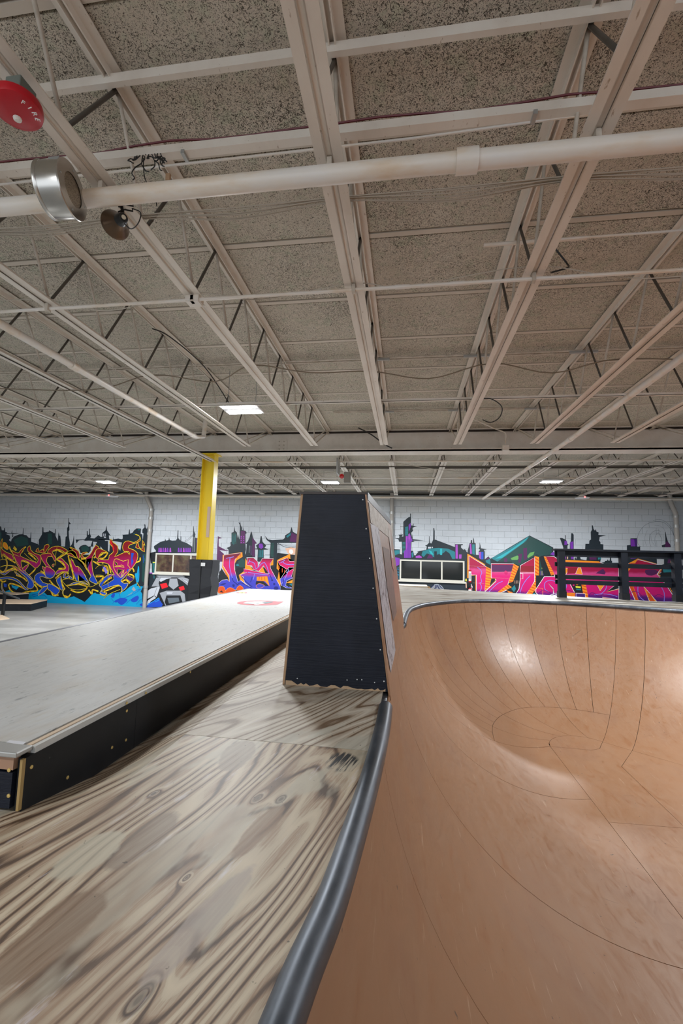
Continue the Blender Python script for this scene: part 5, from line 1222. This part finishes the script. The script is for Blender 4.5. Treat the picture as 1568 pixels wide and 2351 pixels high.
# letter bodies
YL = 1.15
for sec, t in (('A', '15 800,60 870,180 950,300 1000,330 1130,200 1070,100 980,60 1000,45 1060'), ('A', '270 880,330 1000,400 1200,500 1360,580 1440,700 1560,820 1680,830 1640,760 1540,640 1430,620 1380,560 1350,520 1200,550 1130,700 1180,860 1330,960 1270,1000 1200,1000 1020,860 970,760 880,740 780,680 830,690 920,780 980,880 1040,940 1120,900 1200,860 1180,700 1120,560 1060,500 1000,620 820,540 860,480 930,440 960,340 920'),
               ('A', '0 1310,120 1270,300 1280,420 1360,540 1480,640 1560,700 1680,660 1790,760 1840,840 1760,800 1640,700 1530,600 1450,480 1360,400 1300,300 1260,120 1260'), ('A', '0 1440,120 1500,250 1400,400 1370,330 1360,200 1390,120 1450,0 1420'), ('A', '0 1570,160 1540,330 1560,480 1640,620 1800,700 1850,620 1860,500 1720,360 1630,200 1590,0 1610'),
               ('A', '140 1100,170 1200,150 1330,90 1420,140 1400,190 1260,170 1110'), ('A', '60 1640,60 1800,140 1920,280 1940,160 1950,60 1880,40 1760'), ('A', '860 1520,960 1440,1080 1470,1190 1590,1060 1540,980 1550,1060 1680,1200 1720,1100 1780,960 1740,860 1640'),
               ('A', '1000 1020,1060 980,1282 960,1282 1050,1180 1050,1150 1180,1282 1360,1282 1520,1180 1560,1080 1400,1040 1280,1120 1330,1160 1320,1050 1150'), ('A', '1080 880,1100 780,1180 740,1210 800,1150 880,1100 960'), ('A', '1060 1800,1180 1780,1100 1900,940 2000,980 1900'), ('A', '880 920,940 830,960 920,1060 860,1080 960,980 940'), ('A', '340 780,420 870,380 850'), ('A', '560 1330,700 1230,690 1290,600 1400'), ('A', '350 1400,520 1520,420 1490')):
    A_.G(sec, 'a', 'y', YL, t, 2)
for sec, t in (('B', '20 880,120 810,260 790,400 840,500 920,430 950,340 890,220 870,110 920,150 1000,200 1100,170 1160,80 980,0 960'), ('B', '240 1120,330 1080,430 1180,520 1280,500 1420,360 1410,200 1490,240 1380,400 1360,440 1310,370 1180'), ('B', '470 990,560 960,680 1060,800 1130,900 1220,1000 1400,1060 1530,1010 1620,1160 1710,1220 1680,1130 1500,1090 1300,1090 1080,1130 1000,1180 900,1282 880,1180 760,1060 960,960 1060,880 1060,860 1000,990 940,880 940,820 1000,820 1080,940 1090,930 1200,960 1380,860 1200,740 1100,690 960,540 820,620 840,760 920,780 1080,690 1080'),
               ('B', '560 1120,620 1160,690 1290,750 1290,850 1400,960 1600,1040 1750,930 1640,760 1660,750 1480,760 1640,690 1620,640 1440,590 1300'), ('B', '500 1760,640 1680,760 1670,900 1680,1030 1760,860 1700,700 1710'), ('B', '0 1720,100 1730,290 1860,240 1960,180 1980,60 1880,0 1840'), ('B', '210 1620,330 1520,320 1620,370 1840,320 1860,270 1760'), ('B', '380 1560,400 1460,470 1430,430 1500,440 1560,520 1500,500 1580'),
               ('B', '430 1820,380 1900,400 2020,500 2060,420 2050,360 1940,380 1860'), ('B', '540 1520,610 1580,590 1600,540 1590'), ('B', '100 1260,160 1220,140 1300'), ('B', '-60 1300,60 1320,180 1420,150 1530,60 1580,-60 1520'),
               ('C', '0 900,100 850,290 940,160 940,70 1060,120 1110,310 1120,330 1020,420 950,440 850,370 760,340 700,375 610,430 700,540 790,540 940,460 1050,600 990,760 930,830 1000,810 920,700 920,660 820,700 700,800 660,940 700,1080 610,1050 520,960 500,1080 550,1090 660,960 720,840 760,800 830,930 880,1030 970,1020 1120,960 1240,860 1370,800 1440,700 1560,620 1640,700 1700,800 1700,740 1820,640 1900,590 1960,650 1840,560 1740,330 1800,200 1860,140 1900,260 1940,220 1990,100 1930,160 1840,90 1760,120 1680,260 1520,400 1470,460 1500,370 1330,310 1230,150 1190,0 1200,80 1130,0 1060'),
               ('C', '470 1110,560 1110,680 1160,800 1120,790 1260,850 1340,720 1450,620 1560,480 1400,430 1250'), ('C', '980 820,1040 690,1060 800,1140 860,1150 640,1210 780,1170 740,1200 930,1090 860'), ('C', '450 1300,640 1250,700 1310,600 1290'), ('C', '640 1460,700 1360,640 1560')):
    A_.G(sec, 'a', 'y', YL, t, 2)
A_.P('C', 'R', '350 700,375 640,420 760,460 850,430 920,410 800'); A_.P('C', 'b', '870 960,940 960,900 1100,930 1160,880 1280,870 1120'); A_.P('C', 'b', '760 1400,790 1340,820 1360,780 1420'); A_.G('C', 'i', 'y', .8, '740 1580,780 1500,950 1590,860 1670'); A_.P('C', 'l', '170 1290,230 1300,300 1420,250 1480')
A_.G('C', 'k', 'y', .7, '470 1160,540 1220,520 1260,480 1230'); A_.G('C', 'k', 'y', .7, '540 1350,660 1370,560 1480,540 1450'); A_.G('C', 'k', 'y', .6, '130 1780,240 1640,420 1500,450 1600,300 1700'); A_.D('C', '200 1700,290 1620,400 1560', 3)
for t in ('0 1340,60 1280,180 1250,300 1300,320 1450,300 1600,310 1780', '0 1500,120 1500,210 1540,150 1650,0 1740'): A_.L('C', 'k', 1.9, t); A_.L('C', 'y', .8, t)
for sec, t in (('B', '200 1110,330 1010,460 930,600 900,680 940'), ('B', '350 1620,500 1590,640 1620,800 1690,1060 1790,1282 1640'), ('B', '350 1620,420 1720,560 1830,760 1860,960 1820'), ('A', '600 960,700 1060,860 1170,900 1110'), ('A', '60 1110,70 1000,150 1030'), ('A', '0 1130,100 1110,180 1160'), ('C', '200 2070,340 1960,600 1850'), ('C', '1010 1680,1100 1820')):
    A_.L(sec, 'k', 2.0, t); A_.L(sec, 'y', .9, t)
A_.G('A', 'a', 'y', 1, '20 780,15 700,60 600,70 620,50 720,60 840'); A_.G('A', 'o', 'y', 1, '90 700,160 720,210 850,160 870,90 810,80 760', 3)
for t in ('360 1060,420 1180,520 1330', '300 900,330 980,480 1040'): A_.L('A', 'y', .8, t, 3)
for t in ('700 1290,750 1290,770 1400', '1000 1180,990 1280,1010 1400'): A_.L('B', 'l' if t[0] == '1' else 'y', .8, t, 3)
for t in ('860 1210,960 1360,1060 1530', '560 1080,640 1160', '230 820,200 1000,200 1260'): A_.L('B', 'y', .9, t, 3)
A_.L('B', 'b', 1.4, '640 1420,700 1600,740 1640', 3)
A_.done()

# grey metal plates with red marks below the left window
Fc = Art('painted_plates')
Fc.P('D', 'k', '50 1900,180 1780,340 1480,1000 1470,1230 1700,1240 2300,0 2300')
Fc.G('D', 's', 'k', .6, '300 1520,400 1470,900 1470,1030 1550,800 1560,400 1560'); Fc.G('D', 's', 'k', .6, '190 1780,310 1560,420 1550,370 1700,400 1800,300 1780')
Fc.G('D', 'S', 'k', .6, '380 1630,420 1560,700 1560,560 1600,420 1670'); Fc.G('D', 's', 'k', .6, '820 1570,960 1550,1080 1580,1230 1700,1230 2090,1190 2080,1190 1900,1080 1760,960 1660'); Fc.G('D', 'S', 'k', .5, '930 1590,1060 1640,1150 1750,1200 1860,1080 1700')
Fc.G('D', 'S', 'k', .6, '60 1900,190 1820,370 1780,400 1810,320 2040,260 2000,80 2090'); Fc.L('D', 'k', .7, '330 1800,260 1990', 0); Fc.G('D', 'S', 'k', .6, '20 2290,100 2120,260 2010,310 2060,180 2140,80 2290')
Fc.G('D', 's', 'k', .6, '640 1580,820 1580,860 1760,730 1860,610 1760'); Fc.P('D', 'R', '400 1720,560 1690,600 1790,450 1840'); Fc.P('D', 'R', '860 1800,980 1760,1010 1850,900 1890')
Fc.G('D', 's', 'k', .6, '390 1940,560 1880,900 1880,1010 1960,1030 2140,950 2160,900 2000,560 2000,520 2160,560 2250,530 2250'); Fc.G('D', 'S', 'k', .5, '560 1910,720 1900,700 1975,570 1975'); Fc.G('D', 'z', 'k', .5, '580 2060,860 2050,880 2150,620 2200')
Fc.G('D', 'S', 'k', .5, '1090 1910,1170 1900,1200 1970,1140 1980'); Fc.G('D', 'S', 'k', .5, '1150 1980,1200 2000,1200 2110,1130 2130')
Fc.P('D', 'b', '60 2290,120 2190,260 2130,380 2050,400 2120,470 2220,440 2280'); Fc.L('D', 'C', .9, '100 2230,260 2130,370 2060,370 2110,280 2160'); Fc.P('D', 'C', '1250 2080,1300 2030,1310 2060')
Fc.done()

# centre lettering (orange, magenta, violet)
M2 = Art('painted_lettering')
M2.P('E', 'k', '90 1100,280 1100,460 960,1100 960,1150 700,1480 740,1480 1370,90 1420')
for t in ('180 1000,160 960,170 740,520 690,525 770,420 830,380 900,380 990,430 1180,360 1260,280 1220,270 1150', '580 800,640 920,720 1010,570 1000', '540 1040,460 1100,480 1180,560 1260,640 1280,620 1100', '700 1110,980 1110,1030 1310,960 1310,900 1200,780 1200,720 1250', '1080 790,1075 920,1020 930', '880 940,940 1080,820 1040', '1150 830,1380 720,1385 840,1310 1060,1240 1080,1140 980', '1180 1040,1230 1050,1200 1310,1150 1200', '1480 1160,1480 1250,1310 1240'): M2.G('E', 'o', 'o', .6, t)
M2.G('E', 'e', 'w', .7, '190 740,500 700,390 820,375 980,440 1220,490 1190,640 1310,700 1350,90 1380,90 1250,160 1190,250 1180,290 1220,285 1110,175 930')
M2.G('E', 'e', 'w', .7, '610 790,720 785,800 860,800 950,880 800,1080 805,1020 900,1030 980,1200 1300,1210 1365,700 1350,560 1230,540 1130,470 1100,600 1050,550 1050,545 985,1000 1080,900 930,820 1030,720 1000,690 930,600 920')
M2.G('E', 'o', 'O', .5, '780 1130,970 1120,1010 1300,930 1210,780 1200'); M2.P('E', 'k', '770 1210,900 1210,1000 1300,760 1270'); M2.G('E', 'e', 'o', .7, '770 1290,830 1250,920 1290,860 1330,790 1330', 3)
M2.G('E', 'e', 'w', .7, '1160 850,1330 790,1370 850,1480 850,1480 930,1440 960,1360 960,1280 1060,1200 1180,1220 1280,1310 1330,1480 1350,1300 1290,1320 1200,1480 1130,1400 1140,1450 980,1310 1060,1330 1000,1200 920')
for t in ('230 800,370 770', '300 790,290 940,340 1150', '620 1050,900 1090,980 1090', '640 850,740 890,770 990,920 870,1020 1120', '660 820,630 890', '1210 880,1290 830', '1250 870,1330 910,1470 910', '740 1080,720 1180', '1360 990,1300 1140,1230 1260'): M2.L('E', 'l', 1.6, t, 3)
for t in ('110 1280,170 1250,230 1250,180 1280', '340 1270,380 1270,380 1310,350 1310', '1040 1180,1070 1180,1075 1205,1045 1205', '1080 1245,1110 1245,1110 1280,1080 1280', '1100 1310,1160 1310,1165 1360,1095 1360'): M2.P('E', 'B', t, 2)
for t in ('420 1280,500 1240,640 1310,700 1350', '500 1120,600 1230,700 1310', '340 1150,360 1210,450 1280', '700 1130,670 1230', '1010 1080,1050 1170', '1270 1180,1240 1300'): M2.L('E', 'B', 1.8, t)
for t in ('90 1330,150 1300,200 1330,210 1420,90 1420', '210 1420,250 1350,310 1325,390 1370,380 1400', '420 1370,440 1310,490 1290,540 1350'): M2.G('E', 'O', 'o', .9, t, 3)
for x in (195, 430, 465, 830, 870, 920, 1200, 1240, 1380, 1430): M2.L('E', 'O', 1.6, {195: '185 1000,250 1120', 430: '440 760,420 800', 465: '490 720,480 770', 830: '830 1130,820 1190', 870: '870 1130,870 1190', 920: '920 1130,930 1200', 1200: '1180 930,1190 990', 1240: '1240 980,1240 1050', 1380: '1360 780,1340 830', 1430: '1290 1000,1280 1060'}[x], 0)
M2.P('E', 'k', '1320 1260,1430 1240,1430 1320,1340 1310'); M2.P('E', 't', '1360 1260,1420 1250,1420 1300'); M2.P('E', 'k', '110 1400,150 1375,180 1420'); 
M2.done()

# right lettering
R2 = Art('painted_lettering')
def band(sec, txt, n=6, c1='o', c2='O'):      # orange block with darker slanting bars
    R2.G(sec, c1, 'o', .5, txt); v = [float(q) for q in txt.replace(',', ' ').split()]
    a, b, c, d = [(v[i], v[i+1]) for i in (0, 2, 4, 6)]
    for k in range(n):
        f0, f1 = (k+.25)/n, (k+.65)/n
        L0 = [a[i]+(d[i]-a[i])*f0 for i in (0, 1)]; L1 = [a[i]+(d[i]-a[i])*f1 for i in (0, 1)]; r0 = [b[i]+(c[i]-b[i])*min(1, f0+.08) for i in (0, 1)]; r1 = [b[i]+(c[i]-b[i])*min(1, f1+.08) for i in (0, 1)]
        R2.P(sec, c2, ' '.join('%f' % q for q in (*L0, *r0, *r1, *L1)))
R2.P('G', 'k', '90 540,130 550,520 760,530 715,935 730,1030 770,1320 590,1400 620,1400 1050,1568 950,1568 1370,90 1310')
R2.G('G', 'o', 'o', 1.2, '105 560,420 755,400 760,120 600,120 990,105 1000')
R2.G('G', 'G', 'w', 1.2, '130 600,370 745,450 800,440 980,420 1200,420 1330,265 1330,262 940,165 940,130 940')
R2.G('G', 'G', 'w', 1.2, '170 1100,190 1150,190 1310,170 1310'); R2.L('G', 'o', 1.0, '178 950,248 950,250 1300', 0)
band('G', '440 790,520 830,525 1000,430 1010', 4); band('G', '430 1010,525 1010,500 1230,420 1230', 5)
R2.G('G', 'G', 'w', 1.2, '530 735,935 740,900 900,830 1110,800 1220,540 1315,385 1300,385 1270,610 1060,620 1030,530 990'); R2.P('G', 'V', '540 760,920 760,905 880,545 890'); R2.P('G', 'm', '760 900,790 860,830 900,800 940', 3)
R2.G('G', 'k', 'o', .8, '530 1000,600 1000,600 1050,500 1140'); band('G', '935 740,1025 790,920 1060,840 1090', 7); band('G', '830 1110,900 1160,650 1280,560 1315', 6); band('G', '810 1220,930 1260,960 1320,910 1335', 4)
R2.P('G', 'k', '1020 880,1040 1000,1020 1180,940 1290,870 1210,900 1170'); R2.P('G', 't', '890 1190,950 1120,975 1190,940 1250')
for x in (955, 985, 1008): R2.L('G', 'u', .8, '%d 1040,%d 1095' % (x, x+3), 0)
R2.G('G', 'G', 'w', 1.2, '1055 770,1310 625,1310 1050,1240 1180,1130 1330,940 1335,1030 1190,1050 1020'); R2.L('G', 'w', 1.2, '1050 905,1300 905', 0); R2.P('G', 'r', '1050 890,1300 890,1300 780,1060 780'); R2.G('G', 'm', 'w', .9, '1050 920,1100 920,1100 1010,1050 1010')
band('G', '1310 600,1390 620,1390 1050,1320 1040', 7); band('G', '1320 1050,1395 1070,1250 1310,1150 1310', 6)
R2.G('G', 'G', 'w', 1.2, '1350 1180,1490 970,1568 960,1568 1340,1440 1345,1310 1215'); R2.G('G', 'G', 'o', .9, '1320 1190,1450 1190,1450 1350,1310 1230')
R2.P('G', 'k', '1250 1310,1290 1260,1400 1350'); R2.P('G', 'C', '1285 1275,1310 1270,1310 1300'); R2.L('G', 'w', 1.0, '1130 1330,1280 1338', 0); R2.L('G', 'o', 1.0, '1280 1320,1400 1350', 0)
for t in ('280 800,340 850,360 910,335 960,350 1020,355 1070,325 1085,350 1130,350 1190,315 1250', '735 1055,640 1100,520 1210,435 1305', '1230 955,1150 1040,1080 1160,1030 1330'): R2.L('G', 'l', 1.3, t)
for t in ('300 1260,340 1240,380 1300', '430 1290,490 1250,550 1300', '640 1310,700 1290,800 1240,840 1300', '960 1310,1060 1250,1110 1260,1110 1330', '1400 1300,1430 1230,1520 1210'): R2.L('G', 'i', .8, t)
for t in ('135 780,440 790', '545 885,890 890', '440 990,840 1000', '200 1085,410 1095', '1060 885,1300 890'): R2.L('G', 'u', .25, t, 0)
# right end, behind the rail
R2.P('H', 'k', '60 640,150 620,420 640,520 710,1210 730,1230 800,1568 800,1568 1480,0 1430,0 1000,150 1000')
R2.G('H', 'G', 'w', 1.2, '170 640,340 640,430 700,1210 750,1568 860,1568 1480,300 1450,340 1320,350 1000'); band('H', '150 640,190 650,350 980,290 1000', 7); R2.G('H', 'o', 'o', .6, '430 700,600 710,1200 735,1215 760,520 740')
R2.G('H', 'G', 'w', 1.2, '0 1260,160 1020,350 1020,430 1100,430 1330,340 1340,330 1250,240 1150,330 1260,330 1350,120 1430,0 1330'); R2.L('H', 'o', 1.0, '0 1230,130 1250,130 1420', 0)
R2.L('H', 'l', 1.3, '430 1180,350 1110,260 1090,180 1130,160 1200,180 1270,240 1310'); R2.L('H', 'l', 1.3, '570 1160,580 1200,560 1270'); R2.L('H', 'l', 1.3, '1340 1180,1320 1260,1240 1340,1110 1365'); R2.L('H', 'l', 1.3, '1110 1365,1250 1350,1400 1360,1540 1400')
R2.G('H', 'o', 'w', .8, '540 860,650 870,600 920,570 980,540 980'); R2.G('H', 'o', 'w', .8, '750 970,800 850,850 850,880 980'); R2.P('H', 'r', '600 860,790 850,740 960,590 970'); R2.P('H', 'V', '1130 960,1270 870,1320 940,1300 980')
R2.P('H', 'k', '660 1160,860 1160,900 1330,740 1330'); R2.L('H', 'w', 1.2, '640 1150,730 1320', 0); R2.P('H', 'Y', '750 1200,850 1210,845 1240,755 1230'); R2.P('H', 't', '760 1250,855 1260,850 1280,765 1275'); R2.P('H', 'm', '700 1170,730 1170,725 1195,700 1195', 2); R2.G('H', 'o', 'o', .5, '720 1155,830 1160,780 1185')
band('H', '860 1160,940 1165,1000 1460,920 1460', 5); band('H', '560 1330,740 1330,740 1450,600 1400', 6); R2.G('H', 'i', 'w', 1.0, '760 1335,930 1345,935 1460,760 1450'); R2.L('H', 'w', 1.4, '250 1430,330 1380,430 1360,560 1375,720 1460'); R2.P('H', 'n', '280 1430,340 1385,430 1370,560 1390,690 1450')
R2.G('H', 'o', 'w', .9, '1150 1165,1290 1190,1215 1290'); R2.G('H', 'k', 'w', .9, '1340 1310,1500 1180,1568 1180,1568 1250'); R2.L('H', 'o', .9, '1350 1310,1568 1260', 0); R2.G('H', 'O', 'w', .9, '1255 1410,1540 1450,1440 1470,1290 1470')
for t in ('560 1290,640 1290,730 1330', '1000 1400,1040 1330,1110 1340,1180 1400,1280 1350', '40 1350,110 1290,170 1280,290 1340', '780 1400,840 1360,920 1400'): R2.L('H', 'i', 1.0, t)
R2.G('I', 'G', 'w', 1.1, '610 885,1000 985,1300 1050,1020 1200,1220 1450,1440 1790,300 1780,300 1300,400 970'); R2.G('I', 'o', 'o', .8, '400 970,610 860,540 960'); R2.L('I', 'o', 1.0, '610 870,1000 975', 0); R2.P('I', 'V', '760 1110,960 1100,1040 1160,900 1230,780 1200', 2)
R2.P('I', 'k', '1110 1080,1400 1080,1400 1240,1090 1240'); R2.L('I', 'w', 1.2, '1090 1085,1010 1200,1060 1240', 0); R2.L('I', 'o', 1.2, '1115 1085,1035 1195,1085 1240', 0); R2.P('I', 't', '1130 1090,1380 1090,1380 1150,1150 1160')
R2.G('I', 'o', 'o', .6, '290 1080,440 1075,370 1170,400 1230,290 1225'); R2.L('I', 'w', 1.1, '290 1130,380 1130', 0); R2.G('I', 'O', 'o', .8, '400 1430,490 1440,620 1780,540 1740'); R2.L('I', 'w', 1.3, '310 1480,410 1460,535 1740,480 1780', 0)
R2.G('I', 'o', 'w', 1.1, '710 1440,1010 1790,850 1790'); R2.P('I', 'O', '790 1560,870 1620,960 1780,860 1770'); R2.L('I', 'w', 1.3, '1220 1450,1445 1790', 0); R2.L('I', 'o', 1.2, '1260 1450,1465 1790', 0)
R2.P('I', 'k', '1280 1450,1440 1450,1440 1790'); R2.P('I', 'Y', '1370 1460,1410 1460,1400 1620,1380 1580')
for t in ('605 1440,600 1560,640 1680,750 1775', '1090 1450,1150 1560,1170 1660,1160 1790'): R2.L('I', 'l', 1.4, t)
for t in ('330 1640,430 1610,520 1560,640 1610,720 1700,850 1700', '960 1680,1010 1640,1080 1640,1160 1680', '1310 1730,1360 1680'): R2.L('I', 'i', .9, t)
R2.done()
